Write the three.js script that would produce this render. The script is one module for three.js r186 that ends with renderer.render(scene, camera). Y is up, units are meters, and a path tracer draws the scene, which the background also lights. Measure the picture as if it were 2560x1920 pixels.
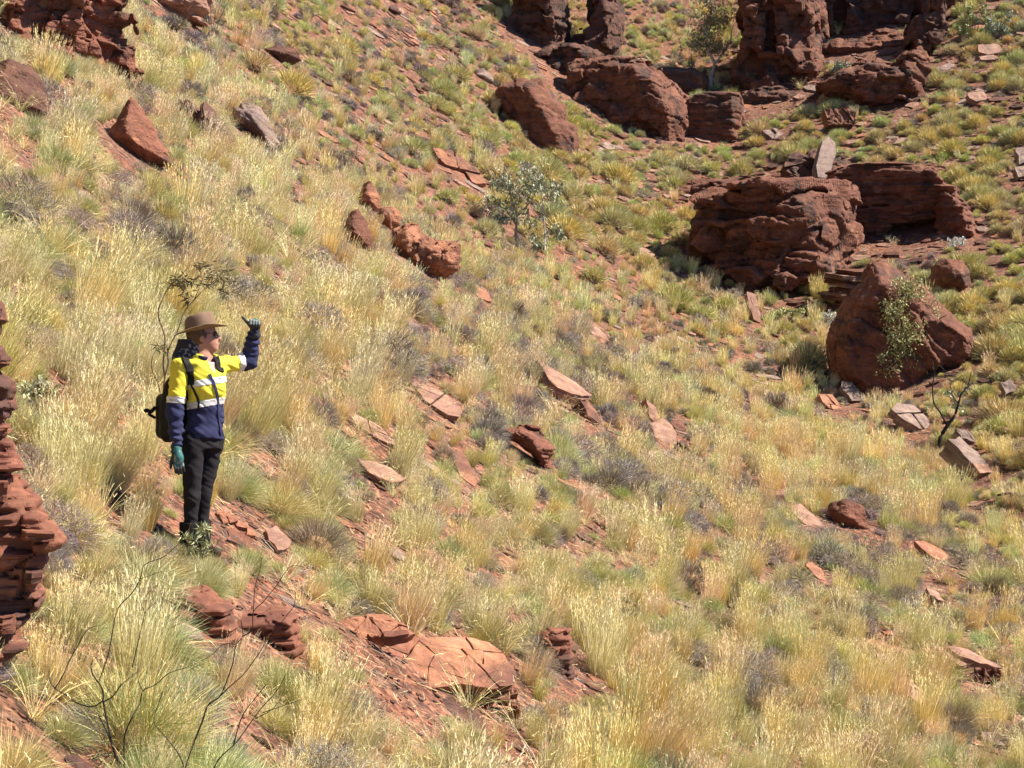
import * as THREE from 'three';
import { Sky } from 'three/addons/objects/Sky.js';
import { mergeGeometries } from 'three/addons/utils/BufferGeometryUtils.js';

// ---------------------------------------------------------------- camera, sky, sun, exposure
const FOCAL = 4516;                                   // focal length in photograph pixels (2560 x 1920)
const scene = new THREE.Scene();
const camera = new THREE.PerspectiveCamera(2 * Math.atan(960 / FOCAL) * 180 / Math.PI, 4 / 3, 0.3, 400);
camera.position.set(0, 0, 0);
camera.lookAt(0, 0, -10);
const SUN = new THREE.Vector3(0.655, 0.75, 0.02).normalize();
const sky = new Sky();
sky.name = 'sky';
sky.scale.setScalar(300);
sky.userData.kind = 'structure';
sky.material.uniforms.sunPosition.value.copy(SUN);
sky.material.uniforms.turbidity.value = 3;
sky.material.uniforms.rayleigh.value = 0.6;
sky.material.uniforms.mieCoefficient.value = 0.004;
scene.add(sky);
scene.environmentIntensity = 0.1;
const sun = new THREE.DirectionalLight(0xfff1dc, 5.0);
sun.name = 'sun';
sun.position.copy(SUN).multiplyScalar(90).add(new THREE.Vector3(0, 0, -35));
sun.target.position.set(0, 0, -35);
sun.castShadow = true;
sun.shadow.mapSize.set(4096, 4096);
Object.assign(sun.shadow.camera, { left: -45, right: 45, top: 45, bottom: -45, near: 1, far: 220 });
scene.add(sun, sun.target);
const renderer = new THREE.WebGLRenderer({ antialias: true });
renderer.toneMapping = THREE.LinearToneMapping;
renderer.toneMappingExposure = 2.3;
renderer.shadowMap.enabled = true;

// ---------------------------------------------------------------- small tools
function rand(seed) { let a = seed >>> 0; return () => { a = (a + 0x6D2B79F5) | 0; let t = Math.imul(a ^ (a >>> 15), 1 | a); t = (t + Math.imul(t ^ (t >>> 7), 61 | t)) ^ t; return ((t ^ (t >>> 14)) >>> 0) / 4294967296; }; }
function hash(x, y = 0, z = 0) { let h = (Math.imul(x | 0, 374761393) + Math.imul(y | 0, 668265263) + Math.imul(z | 0, 1274126177)) | 0; h = Math.imul(h ^ (h >>> 13), 1274126177); h = Math.imul(h ^ (h >>> 16), 2246822519); return ((h ^ (h >>> 15)) >>> 0) / 4294967296; }
const sm = (t) => t * t * (3 - 2 * t), lerp = (a, b, t) => a + (b - a) * t, clamp = (x, a = 0, b = 1) => Math.min(b, Math.max(a, x));
const step = (a, b, x) => sm(clamp((x - a) / (b - a)));
function noise(x, y, z = 0) {                          // value noise, -1 .. 1
  const i = Math.floor(x), j = Math.floor(y), k = Math.floor(z), u = sm(x - i), v = sm(y - j), w = sm(z - k);
  const f = (a, b, c) => hash(i + a, j + b, k + c);
  return 2 * lerp(lerp(lerp(f(0, 0, 0), f(1, 0, 0), u), lerp(f(0, 1, 0), f(1, 1, 0), u), v), lerp(lerp(f(0, 0, 1), f(1, 0, 1), u), lerp(f(0, 1, 1), f(1, 1, 1), u), v), w) - 1;
}
function fbm(x, y, z = 0, n = 4) { let s = 0, a = 0.5, t = 0; for (let i = 0; i < n; i++) { s += a * noise(x, y, z); t += a; x = x * 2.03 + 17.1; y = y * 2.03 + 9.7; z = z * 2.03 + 3.3; a *= 0.5; } return s / t; }
const V = (x, y, z) => new THREE.Vector3(x, y, z);
const taken = {};
function numbered(n) { taken[n] = (taken[n] ?? -1) + 1; return taken[n] ? n + '_' + String(taken[n]).padStart(3, '0') : n; }
function shade(o) { o.traverse((c) => { if (c.isMesh) { c.castShadow = true; c.receiveShadow = true; } }); return o; }
function put(o, label, category, group, kind) {
  o.name = numbered(o.name); o.userData = { label, category, kind: 'thing' };
  if (group) o.userData.group = group;
  if (kind) o.userData.kind = kind;
  scene.add(shade(o)); return o;
}
function part(name, geo, mat, parent, label) { const m = new THREE.Mesh(geo, mat); m.name = name; if (label) m.userData.label = label; if (parent) parent.add(m); return m; }
function thing(name, at) { const g = new THREE.Group(); g.name = name; if (at) g.position.copy(at); return g; }

// ---------------------------------------------------------------- lie of the land: height over (x, d), d = metres in front of the viewer
const PROFILE = [[-30, -2.2], [0, -2.75], [6, -2.98], [8.5, -2.95], [12.7, -2.66], [18, -1.85], [25, -0.6], [32, 0.35], [39, 1.5], [50, 4.0], [62, 7.9], [72, 12], [85, 18.5], [105, 30], [150, 60]];
function baseH(d) {
  let i = 0; while (i < PROFILE.length - 2 && d > PROFILE[i + 1][0]) i++;
  const s = (k) => { const a = PROFILE[Math.max(0, k - 1)], b = PROFILE[Math.min(PROFILE.length - 1, k + 1)]; return (b[1] - a[1]) / (b[0] - a[0]); };
  const [x0, y0] = PROFILE[i], [x1, y1] = PROFILE[i + 1], h = x1 - x0, t = clamp((d - x0) / h, -1, 2), t2 = t * t, t3 = t2 * t;
  return (2 * t3 - 3 * t2 + 1) * y0 + (t3 - 2 * t2 + t) * h * s(i) + (-2 * t3 + 3 * t2) * y1 + (t3 - t2) * h * s(i + 1);
}
function lateral(x) {
  if (x < 0) { const c = Math.max(x, -16); return 0.64 * x - 0.008 * c * c; }
  if (x < 9) return 0.64 * x - 0.031 * x * x;
  return 3.249 - 0.2 * (x - 9);
}
function height(x, d) {
  return baseH(d) - lateral(x) + 0.16 * fbm(x * 0.45 + 3, d * 0.45, 1.5, 3) * clamp(d / 20, 0.5, 2) + 0.035 * noise(x * 3.1, d * 3.1, 7.7);
}
const slopeN = (x, d, e = 0.25) => V(-(height(x + e, d) - height(x - e, d)) / (2 * e), 1, (height(x, d + e) - height(x, d - e)) / (2 * e)).normalize();
const ray = (px, py, d) => V((px - 1280) / FOCAL * d, (960 - py) / FOCAL * d, -d);
function ground(px, py, lift = 0) {                             // where the sight line through a spot of the photograph meets the hillside
  let a = 4, b = 4;
  while (b < 140) { b = a + 0.1; const p = ray(px, py, b); if (p.y < height(p.x, b) + lift) break; a = b; }
  for (let i = 0; i < 12; i++) { const m = (a + b) / 2, p = ray(px, py, m); if (p.y < height(p.x, m) + lift) b = m; else a = m; }
  const p = ray(px, py, b); if (!lift) p.y = height(p.x, b); return p;
}
const onGround = (x, d) => V(x, height(x, d), -d);
const photo = (p) => [1280 + p.x / -p.z * FOCAL, 960 - p.y / -p.z * FOCAL];

// ---------------------------------------------------------------- textures
function texture(n, f, srgb = true) {
  const data = new Uint8Array(n * n * 4);
  for (let j = 0; j < n; j++) for (let i = 0; i < n; i++) { const c = f(i / n, j / n); for (let k = 0; k < 3; k++) data[(j * n + i) * 4 + k] = clamp(Array.isArray(c) ? c[k] : c) * 255; data[(j * n + i) * 4 + 3] = 255; }
  const t = new THREE.DataTexture(data, n, n); t.wrapS = t.wrapT = THREE.RepeatWrapping; t.magFilter = THREE.LinearFilter; t.minFilter = THREE.LinearMipmapLinearFilter; t.generateMipmaps = true;
  if (srgb) t.colorSpace = THREE.SRGBColorSpace; t.needsUpdate = true; return t;
}
function tile(u, v, f, o, seed, squash = 1) {         // repeating fractal noise, 0 .. 1
  let s = 0, a = 0.5, t = 0;
  for (let i = 0; i < o; i++) {
    const fx = f, fy = f * squash, x = u * fx, y = v * fy, ix = Math.floor(x), iy = Math.floor(y), p = sm(x - ix), q = sm(y - iy);
    const h = (m, n) => hash((ix + m) % fx, (iy + n) % fy, seed + i * 31);
    s += a * lerp(lerp(h(0, 0), h(1, 0), p), lerp(h(0, 1), h(1, 1), p), q); t += a; a *= 0.55; f *= 2;
  }
  return s / t;
}
const rockTone = texture(512, (u, v) => { const a = tile(u, v, 6, 6, 11), b = tile(u, v, 3, 6, 23, 6), c = tile(u, v, 40, 3, 5); const g = 0.45 + 0.75 * (0.4 * a + 0.35 * b + 0.25 * c); return [g, g * (0.9 + 0.12 * a), g * (0.86 + 0.16 * b)]; });
const rockBump = texture(512, (u, v) => 0.35 * tile(u, v, 8, 6, 41) + 0.4 * tile(u, v, 3, 6, 57, 8) + 0.25 * tile(u, v, 60, 2, 77), false);
const soilTone = texture(1024, (u, v) => {
  const n = tile(u, v, 24, 6, 91), m = tile(u, v, 90, 3, 31), k = tile(u, v, 7, 4, 3);
  const g = 0.55 + 0.6 * (m - 0.5) + 0.5 * (n - 0.5), t = step(0.52, 0.62, tile(u, v, 50, 2, 66));
  return [g + 0.16 * t, g * (0.86 + 0.25 * (k - 0.5)) + 0.13 * t, g * (0.8 + 0.3 * (k - 0.5)) + 0.12 * t];
});
const soilBump = texture(1024, (u, v) => 0.5 * tile(u, v, 50, 3, 66) + 0.5 * tile(u, v, 90, 3, 31), false);
const clothBump = texture(256, (u, v) => 0.5 * (0.5 + 0.25 * Math.sin(u * 256 * Math.PI / 2) + 0.25 * Math.sin(v * 256 * Math.PI / 2)) + 0.5 * tile(u, v, 6, 4, 19), false);
const rockMat = new THREE.MeshStandardMaterial({ map: rockTone, bumpMap: rockBump, bumpScale: 0.07, roughness: 0.88, vertexColors: true });
const fineRockMat = new THREE.MeshStandardMaterial({ map: rockTone, bumpMap: rockBump, bumpScale: 0.012, roughness: 0.82, vertexColors: true });
const soilMat = new THREE.MeshStandardMaterial({ map: soilTone, bumpMap: soilBump, bumpScale: 0.03, roughness: 0.95, vertexColors: true });
const plantMat = new THREE.MeshPhysicalMaterial({ vertexColors: true, roughness: 0.9, specularIntensity: 0.3, side: THREE.DoubleSide });
const barkMat = new THREE.MeshStandardMaterial({ vertexColors: true, map: rockTone, roughness: 0.9 });
// ---------------------------------------------------------------- the hillside
{
  const xs = [], ds = [], pos = [], uv = [], col = [], idx = [];
  for (let x = -46; x < 50;) { xs.push(x); x += Math.abs(x + 1) < 9 ? 0.22 : 0.5; }
  for (let d = -14; d < 140;) { ds.push(d); d += d < 6 ? 0.5 : d < 26 ? 0.16 : d < 75 ? 0.3 : 1; }
  for (const d of ds) for (const x of xs) {
    pos.push(x, height(x, d), -d); uv.push(x / 2.2, d / 2.2);
    const a = 0.5 + 0.5 * fbm(x * 0.7, d * 0.7, 4.4, 4), b = 0.5 + 0.5 * fbm(x * 2.3, d * 2.3, 9.9, 3);
    const r = lerp(0.37, 0.55, a), g = lerp(0.215, 0.345, a * 0.7 + b * 0.3), bl = lerp(0.145, 0.24, b);
    col.push(r, g, bl);
  }
  const w = xs.length;
  for (let j = 0; j < ds.length - 1; j++) for (let i = 0; i < w - 1; i++) { const a = j * w + i; idx.push(a, a + 1, a + w, a + 1, a + w + 1, a + w); }
  const g = new THREE.BufferGeometry();
  g.setAttribute('position', new THREE.Float32BufferAttribute(pos, 3)); g.setAttribute('uv', new THREE.Float32BufferAttribute(uv, 2)); g.setAttribute('color', new THREE.Float32BufferAttribute(col, 3));
  g.setIndex(idx); g.computeVertexNormals();
  const m = new THREE.Mesh(g, soilMat); m.name = 'hillside';
  put(m, 'stony red earth hillside falling from the cliffs to the gully', 'hillside', null, 'structure');
}

// ---------------------------------------------------------------- rock tools
const PAL = {
  red: [[0.225, 0.084, 0.048], [0.155, 0.058, 0.037], [0.058, 0.031, 0.026], [0.32, 0.142, 0.086]],
  dark: [[0.15, 0.062, 0.041], [0.10, 0.044, 0.032], [0.042, 0.027, 0.024], [0.23, 0.10, 0.064]],
  bright: [[0.29, 0.112, 0.066], [0.20, 0.077, 0.05], [0.085, 0.042, 0.034], [0.38, 0.175, 0.105]],
  slab: [[0.42, 0.245, 0.182], [0.34, 0.195, 0.15], [0.20, 0.122, 0.105], [0.50, 0.31, 0.23]],
  grey: [[0.34, 0.25, 0.22], [0.27, 0.20, 0.185], [0.15, 0.11, 0.105], [0.44, 0.33, 0.28]],
  orange: [[0.44, 0.205, 0.12], [0.34, 0.142, 0.08], [0.17, 0.072, 0.047], [0.52, 0.285, 0.18]],
};
function rockColor(x, y, z, pal, seed, out) {
  const p = PAL[pal], a = 0.5 + 0.5 * fbm(x * 1.1 + seed, y * 1.9, z * 1.1, 4), b = 0.5 + 0.5 * fbm(x * 3 + 9, y * 8 + seed, z * 3, 3), s = step(0.56, 0.68, 0.5 + 0.5 * fbm(x * 1.7 + 31, y * 1.7 + seed * 2, z * 1.7, 4)), o = step(0.6, 0.72, 0.5 + 0.5 * fbm(x * 2.9 + 77, y * 4.2 + seed, z * 2.9, 3));
  for (let k = 0; k < 3; k++) { let c = lerp(p[0][k], p[1][k], a); c = lerp(c, p[2][k], s * 0.75); c = lerp(c, p[3][k], o * 0.6); out.push(c * (0.86 + 0.28 * b)); }
}
function finishRock(pos, nor, pal, seed, uvScale = 1, given) { // loose triangles -> geometry with colours and box-wise uv in metres
  const g = new THREE.BufferGeometry(), uv = [], col = given ?? [], n = pos.length / 9;
  for (let t = 0; t < n; t++) {
    const o = t * 9, ax = pos[o + 3] - pos[o], ay = pos[o + 4] - pos[o + 1], az = pos[o + 5] - pos[o + 2], bx = pos[o + 6] - pos[o], by = pos[o + 7] - pos[o + 1], bz = pos[o + 8] - pos[o + 2];
    const nx = Math.abs(ay * bz - az * by), ny = Math.abs(az * bx - ax * bz), nz = Math.abs(ax * by - ay * bx);
    for (let k = 0; k < 3; k++) {
      const x = pos[o + k * 3], y = pos[o + k * 3 + 1], z = pos[o + k * 3 + 2];
      if (ny > nx && ny > nz) uv.push(x * uvScale, z * uvScale); else if (nx > nz) uv.push(z * uvScale, y * uvScale); else uv.push(x * uvScale, y * uvScale);
      if (!given) rockColor(x, y, z, pal, seed, col);
    }
  }
  g.setAttribute('position', new THREE.Float32BufferAttribute(pos, 3)); g.setAttribute('uv', new THREE.Float32BufferAttribute(uv, 2)); g.setAttribute('color', new THREE.Float32BufferAttribute(col, 3));
  if (nor) g.setAttribute('normal', new THREE.Float32BufferAttribute(nor, 3)); else g.computeVertexNormals();
  return g;
}
// naive surface nets: f < 0 inside; returns {v, q} with vertices and quads
function nets(f, lo, hi, c) {
  const n = [0, 1, 2].map((k) => Math.max(2, Math.ceil((hi[k] - lo[k]) / c) + 1)), [nx, ny, nz] = n, val = new Float32Array(nx * ny * nz);
  for (let k = 0, i = 0; k < nz; k++) for (let j = 0; j < ny; j++) for (let x = 0; x < nx; x++, i++) val[i] = f(lo[0] + x * c, lo[1] + j * c, lo[2] + k * c);
  const id = new Int32Array(nx * ny * nz).fill(-1), v = [], tri = [];
  const at = (x, y, z) => x + nx * (y + ny * z), C = [[0, 0, 0], [1, 0, 0], [0, 1, 0], [1, 1, 0], [0, 0, 1], [1, 0, 1], [0, 1, 1], [1, 1, 1]], E = [[0, 1], [2, 3], [4, 5], [6, 7], [0, 2], [1, 3], [4, 6], [5, 7], [0, 4], [1, 5], [2, 6], [3, 7]];
  for (let z = 0; z < nz - 1; z++) for (let y = 0; y < ny - 1; y++) for (let x = 0; x < nx - 1; x++) {
    let m = 0; const e = []; for (let k = 0; k < 8; k++) { const q = val[at(x + C[k][0], y + C[k][1], z + C[k][2])]; e.push(q); if (q < 0) m |= 1 << k; }
    if (m === 0 || m === 255) continue;
    let sx = 0, sy = 0, sz = 0, w = 0;
    for (const [a, b] of E) if ((e[a] < 0) !== (e[b] < 0)) { const t = e[a] / (e[a] - e[b]); sx += lerp(C[a][0], C[b][0], t); sy += lerp(C[a][1], C[b][1], t); sz += lerp(C[a][2], C[b][2], t); w++; }
    id[at(x, y, z)] = v.length / 3; v.push(lo[0] + (x + sx / w) * c, lo[1] + (y + sy / w) * c, lo[2] + (z + sz / w) * c);
  }
  const quad = (a, b, p, q, flip) => { if (a < 0 || b < 0 || p < 0 || q < 0) return; if (flip) tri.push(a, p, b, b, p, q); else tri.push(a, b, p, b, q, p); };
  for (let z = 1; z < nz - 1; z++) for (let y = 1; y < ny - 1; y++) for (let x = 1; x < nx - 1; x++) {
    const s = val[at(x, y, z)] < 0;
    if (s !== (val[at(x + 1, y, z)] < 0)) quad(id[at(x, y - 1, z - 1)], id[at(x, y, z - 1)], id[at(x, y - 1, z)], id[at(x, y, z)], !s);
    if (s !== (val[at(x, y + 1, z)] < 0)) quad(id[at(x - 1, y, z - 1)], id[at(x, y, z - 1)], id[at(x - 1, y, z)], id[at(x, y, z)], s);
    if (s !== (val[at(x, y, z + 1)] < 0)) quad(id[at(x - 1, y - 1, z)], id[at(x, y - 1, z)], id[at(x - 1, y, z)], id[at(x, y, z)], !s);
  }
  return { v, tri };
}
function netsGeometry(f, lo, hi, c) {                 // smooth indexed geometry
  const { v, tri } = nets(f, lo, hi, c), g = new THREE.BufferGeometry();
  g.setAttribute('position', new THREE.Float32BufferAttribute(v, 3)); g.setIndex(tri); g.computeVertexNormals();
  return g;
}
function polyDist(P, x, y) {                          // signed distance to a polygon, negative inside
  let d = 1e9, s = 1;
  for (let i = 0, j = P.length - 1; i < P.length; j = i++) {
    const ex = P[j][0] - P[i][0], ey = P[j][1] - P[i][1], wx = x - P[i][0], wy = y - P[i][1], t = clamp((wx * ex + wy * ey) / (ex * ex + ey * ey));
    d = Math.min(d, (wx - ex * t) ** 2 + (wy - ey * t) ** 2);
    const c1 = y >= P[i][1], c2 = y < P[j][1], c3 = ex * wy > ey * wx; if ((c1 && c2 && c3) || (!c1 && !c2 && !c3)) s = -s;
  }
  return s * Math.sqrt(d);
}
const smax = (a, b, k) => { const h = clamp(0.5 - 0.5 * (b - a) / k); return lerp(b, a, h) + k * h * (1 - h); };
const smin = (a, b, k) => -smax(-a, -b, k);
const CELL = [0, 0];
function block(x, y, seed) {                          // irregular joint blocks: CELL = [which one, distance to its joint]
  const ix = Math.floor(x), iy = Math.floor(y); let a = 9, b = 9, id = 0;
  for (let j = -1; j < 2; j++) for (let i = -1; i < 2; i++) { const h = hash(ix + i, iy + j, seed), g = (h * 57.31) % 1, dx = ix + i + 0.1 + 0.8 * h - x, dy = iy + j + 0.1 + 0.8 * g - y, q = dx * dx + dy * dy; if (q < a) { b = a; a = q; id = (h * 913.7) % 1; } else if (q < b) b = q; }
  CELL[0] = id; CELL[1] = Math.sqrt(b) - Math.sqrt(a);
}
const PROTECT = [];                                    // outlines of rocks that stand clear of the grass
// a rock mass standing on the slope: its outline as seen from the viewer, a depth of its own, bedding and joints as relief
function crag(o) {
  const { name, label, category, px, d, thick = 2, bed = 0.25, col = 0.7, amp = 0.12, crack = 0.05, dip = 0, bevel = 0.5, bevelW = 0.5, lean = 0, pal = 'red', seed = 1, cell, cuts = [], rough = 0.06, holes = [], mat = rockMat } = o;
  const A0 = ray(px[0][0] * 0 + (o.base?.[0] ?? px[0][0]), o.base?.[1] ?? px[0][1], d), yaw = o.yaw ?? 0, fN = V(Math.sin(yaw), 0, Math.cos(yaw)), fU = V(Math.cos(yaw), 0, -Math.sin(yaw));
  const W0 = (x, y) => { const q = ray(x, y, 1), t = A0.dot(fN) / q.dot(fN), h = q.multiplyScalar(t).sub(A0); return [h.dot(fU), h.y]; };
  const W = px.map(([x, y]) => W0(x, y)), cx = W.reduce((s, p) => s + p[0], 0) / W.length, y0 = Math.min(...W.map((p) => p[1]));
  const P = W.map(([x, y]) => [x - cx, y - y0]), X0 = Math.min(...P.map((p) => p[0])), X1 = Math.max(...P.map((p) => p[0])), Y1 = Math.max(...P.map((p) => p[1])), c = cell ?? Math.max(0.018, d / 1806 * 1.55), m = amp * 1.6 + rough * 2 + 3 * c;
  const H = holes.map(([hx, hy, rx, ry, depth]) => { const p = W0(hx, hy); return [p[0] - cx, p[1] - y0, rx / FOCAL * d, ry / FOCAL * d, depth]; });
  const k = o.k ?? clamp(0.035 * Math.min(X1 - X0, Y1), 0.012, 0.12), cd = Math.cos(dip), sd = Math.sin(dip);
  const f = (x, y, z) => {
    const wx = x + 0.4 * col * noise(x * 0.9 / col, y * 0.9 / col + seed, z * 0.9 / col), wy = (y * cd - x * sd) + 0.55 * bed * noise(x * 0.9 + seed, y * 0.6, z * 0.9) + 0.3 * bed * noise(x * 2.7, y * 2.1 + seed, z * 2.7);
    const l = wy / bed + 0.4 * noise(wy / bed * 0.7, seed), L = Math.floor(l), fl = l - L, thin = hash(L, Math.floor(wx / (col * 1.7) + 3 * hash(L, seed)), seed + 9) - 0.5;
    block(wx / col + 0.55 * z / col, wy / (bed * 2.1), seed);
    const rel = amp * (1.5 * (CELL[0] - 0.5) + 0.85 * thin) - crack * (1 - Math.min(1, CELL[1] / 0.14)) * (CELL[0] > 0.3 ? 1 : 0.3) - crack * 0.7 * (1 - Math.min(1, Math.min(fl, 1 - fl) * bed / 0.05)) * (hash(L, 0, seed + 5) > 0.35 ? 1 : 0.2) + rough * (1.1 * fbm(x * 1.5 + seed, y * 1.5, z * 1.5, 2) + 0.9 * (0.6 - 1.6 * Math.abs(fbm(x * 3.1 + seed, y * 4.2, z * 3.1, 2))) + 0.45 * noise(x * 9, y * 14 + seed, z * 9));
    let v = polyDist(P, x, y) - rel * 0.55 + Math.max(0, z + bevelW) * bevel;
    v = smax(v, z - rel + lean * (y - Y1 * 0.5), k);
    v = smax(v, -(z + thick), k);
    for (const [nx, ny, nz, off] of cuts) v = smax(v, nx * (x - (X0 + X1) / 2) + ny * (y - Y1 / 2) + nz * z - off - rel * 0.6, k * 0.6);
    for (const [hx, hy, rx, ry, dep] of H) { const e = Math.max(((x - hx) / rx) ** 2 + ((y - hy) / ry) ** 2 - 1, 0) ; const inside = (Math.hypot((x - hx) / rx, (y - hy) / ry) - 1) * Math.min(rx, ry); v = smax(v, -Math.max(inside - rel * 0.4, -(z + dep)), 0.06); }
    return v;
  };
  const { v, tri } = nets(f, [X0 - m, -m, -thick - m], [X1 + m, Y1 + m, m + amp], c);
  const pos = [];
  const vc = [], col0 = []; for (let i = 0; i < v.length; i += 3) rockColor(v[i], v[i + 1], v[i + 2], pal, seed, vc);
  for (const i of tri) { pos.push(v[i * 3], v[i * 3 + 1], v[i * 3 + 2]); col0.push(vc[i * 3], vc[i * 3 + 1], vc[i * 3 + 2]); }
  const g = finishRock(pos, null, pal, seed, 0.6, col0), t = thing(name, A0.clone().addScaledVector(fU, cx).add(V(0, y0, 0))); t.rotation.y = yaw; PROTECT.push({ px: o.clear ?? px, d, name });
  part(o.body ?? 'rock_body', g, mat, t);
  if (o.label) put(t, label, category, o.group);
  return t;
}
// a flat broken stone: convex outline in its own plane, layered edge
function plateGeometry(P, thick, seed, pal, flat = 1, colSeed = seed, rag = 1) {
  const r = rand(seed * 7919 + 13), n0 = P.length, O = [], size = Math.sqrt(Math.abs(P.reduce((s, p, i) => { const q = P[(i + 1) % n0]; return s + p[0] * q[1] - q[0] * p[1]; }, 0)) / 2);
  for (let i = 0; i < n0; i++) { const a = P[i], b = P[(i + 1) % n0], L = Math.hypot(b[0] - a[0], b[1] - a[1]), k = Math.max(1, Math.min(5, Math.round(L / (size * 0.35)))); for (let j = 0; j < k; j++) { const t = j / k, w = j ? (r() - 0.5) * 0.17 * rag * size : 0; O.push([lerp(a[0], b[0], t) + (b[1] - a[1]) / L * w, lerp(a[1], b[1], t) - (b[0] - a[0]) / L * w]); } }
  const n = O.length, cx = O.reduce((s, p) => s + p[0], 0) / n, cz = O.reduce((s, p) => s + p[1], 0) / n, rings = Math.max(2, Math.min(5, Math.round(thick / 0.03))), R = [];
  const ring = (s, y, ph) => O.map(([x, z], i) => { const q = s + 0.085 * rag * (hash(i, ph, seed) - 0.5); return [cx + (x - cx) * q, y, cz + (z - cz) * q]; });
  const up = (s, ph) => ring(s, 0, ph).map(([x, , z]) => [x, 0.10 * thick * flat * (noise(x * 4 / size + seed, z * 4 / size) + 0.6 * (hash(Math.floor(x * 5 / size), Math.floor(z * 3 / size), seed) - 0.5)), z]);
  R.push(up(0.35, 1), up(0.72, 2), up(0.955, 3));
  for (let k = 0; k < rings; k++) { const s = 1 + 0.09 * (hash(k, 5, seed) - 0.6) - 0.05 * k / rings; R.push(ring(s, -thick * (k + 0.12) / rings, 10 + k), ring(s - 0.012, -thick * (k + 0.86) / rings, 30 + k)); }
  R.push(ring(0.8, -thick, 60));
  const pos = [], T = (a, b, c) => pos.push(...a, ...b, ...c), top = [cx, 0, cz], bot = [cx, -thick * 1.02, cz];
  for (let i = 0; i < n; i++) {
    const j = (i + 1) % n; T(top, R[0][j], R[0][i]);
    for (let k = 0; k < R.length - 1; k++) { T(R[k][i], R[k][j], R[k + 1][j]); T(R[k][i], R[k + 1][j], R[k + 1][i]); }
    T(R[R.length - 1][i], R[R.length - 1][j], bot);
  }
  // outlines come either way round: make them face outwards
  let area = 0; for (let i = 0; i < n; i++) { const q = O[(i + 1) % n]; area += O[i][0] * q[1] - q[0] * O[i][1]; }
  if (area > 0) for (let t = 0; t < pos.length; t += 9) for (let k = 0; k < 3; k++) { const s = pos[t + 3 + k]; pos[t + 3 + k] = pos[t + 6 + k]; pos[t + 6 + k] = s; }
  return finishRock(pos, null, pal, colSeed, 1.1);
}
function split(P, n, r) {                             // break an outline into n convex pieces along straight joints
  const area = (p) => Math.abs(p.reduce((s, a, i) => { const b = p[(i + 1) % p.length]; return s + a[0] * b[1] - b[0] * a[1]; }, 0)) / 2;
  const out = [P];
  while (out.length < n) {
    out.sort((a, b) => area(b) - area(a)); const p = out.shift(); let cx = 0, cy = 0, best = 0, ang = 0;
    for (const a of p) { cx += a[0] / p.length; cy += a[1] / p.length; }
    for (let i = 0; i < p.length; i++) { const a = p[i], b = p[(i + 1) % p.length], L = Math.hypot(a[0] - b[0], a[1] - b[1]); if (L > best) { best = L; ang = Math.atan2(b[1] - a[1], b[0] - a[0]) + Math.PI / 2; } }
    ang += (r() - 0.5) * 1.3; const nx = -Math.sin(ang), ny = Math.cos(ang), off = (r() - 0.5) * best * 0.45, A = [], B = [];
    for (let i = 0; i < p.length; i++) {
      const a = p[i], b = p[(i + 1) % p.length], da = (a[0] - cx) * nx + (a[1] - cy) * ny - off, db = (b[0] - cx) * nx + (b[1] - cy) * ny - off;
      (da >= 0 ? A : B).push(a);
      if ((da >= 0) !== (db >= 0)) { const t = da / (da - db), c = [lerp(a[0], b[0], t), lerp(a[1], b[1], t)]; A.push(c); B.push(c.slice()); }
    }
    if (A.length < 3 || B.length < 3) { out.push(p); break; }
    out.push(A, B);
  }
  return out;
}
const shrink = (P, g) => { const n = P.length, cx = P.reduce((s, p) => s + p[0], 0) / n, cy = P.reduce((s, p) => s + p[1], 0) / n; return P.map(([x, y]) => { const L = Math.hypot(x - cx, y - cy), q = Math.max(0.3, (L - g) / L); return [cx + (x - cx) * q, cy + (y - cy) * q]; }); };
// a slab whose upper face is seen with these corners; nrm is the direction that face looks in
function slab(o) {
  const { name = 'rock_slab', label, category = 'rock', px, nrm, thick = 0.08, lift = 0.05, pal = 'slab', seed = 1, pieces = 1, uneven = 0.02, gap = 0.012, at, group, flat = 1 } = o;
  const c = px.reduce((s, p) => [s[0] + p[0] / px.length, s[1] + p[1] / px.length], [0, 0]), A = at ? ray(c[0], c[1], at) : ground(c[0], c[1], lift), N = V(...nrm).normalize();
  const U = V(1, 0, 0).addScaledVector(N, -N.x).normalize(), Wd = new THREE.Vector3().crossVectors(U, N).normalize();
  const P = px.map(([x, y]) => { const q = ray(x, y, 1), t = A.dot(N) / q.dot(N), h = q.multiplyScalar(t).sub(A); return [h.dot(U), h.dot(Wd)]; });
  PROTECT.push({ px, d: -A.z, name }); { const dn = Math.min(thick, lift + 0.05) * FOCAL / -A.z; PROTECT.push({ px: px.map(([x, y]) => [x, y + dn * 0.8]), d: -A.z, name }); }
  const t = thing(name, A); t.quaternion.setFromRotationMatrix(new THREE.Matrix4().makeBasis(U, N, Wd));
  const r = rand(seed * 31 + 7);
  if (pieces === 1) { const m = new THREE.Mesh(plateGeometry(P, thick, seed, pal, flat), fineRockMat); m.name = name; m.position.copy(t.position); m.quaternion.copy(t.quaternion); return label ? put(m, label, category, group) : m; }
  split(P, pieces, r).forEach((q, i) => { const m = part('stone', plateGeometry(shrink(q, gap), thick * (0.75 + 0.5 * r()), seed * 50 + i, pal, flat, seed, 0.3), fineRockMat, t); m.position.y = uneven * (r() - 0.5) * 2; m.rotation.x = (r() - 0.5) * uneven; m.rotation.z = (r() - 0.5) * uneven; });
  return label ? put(t, label, category, group) : t;
}
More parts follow.
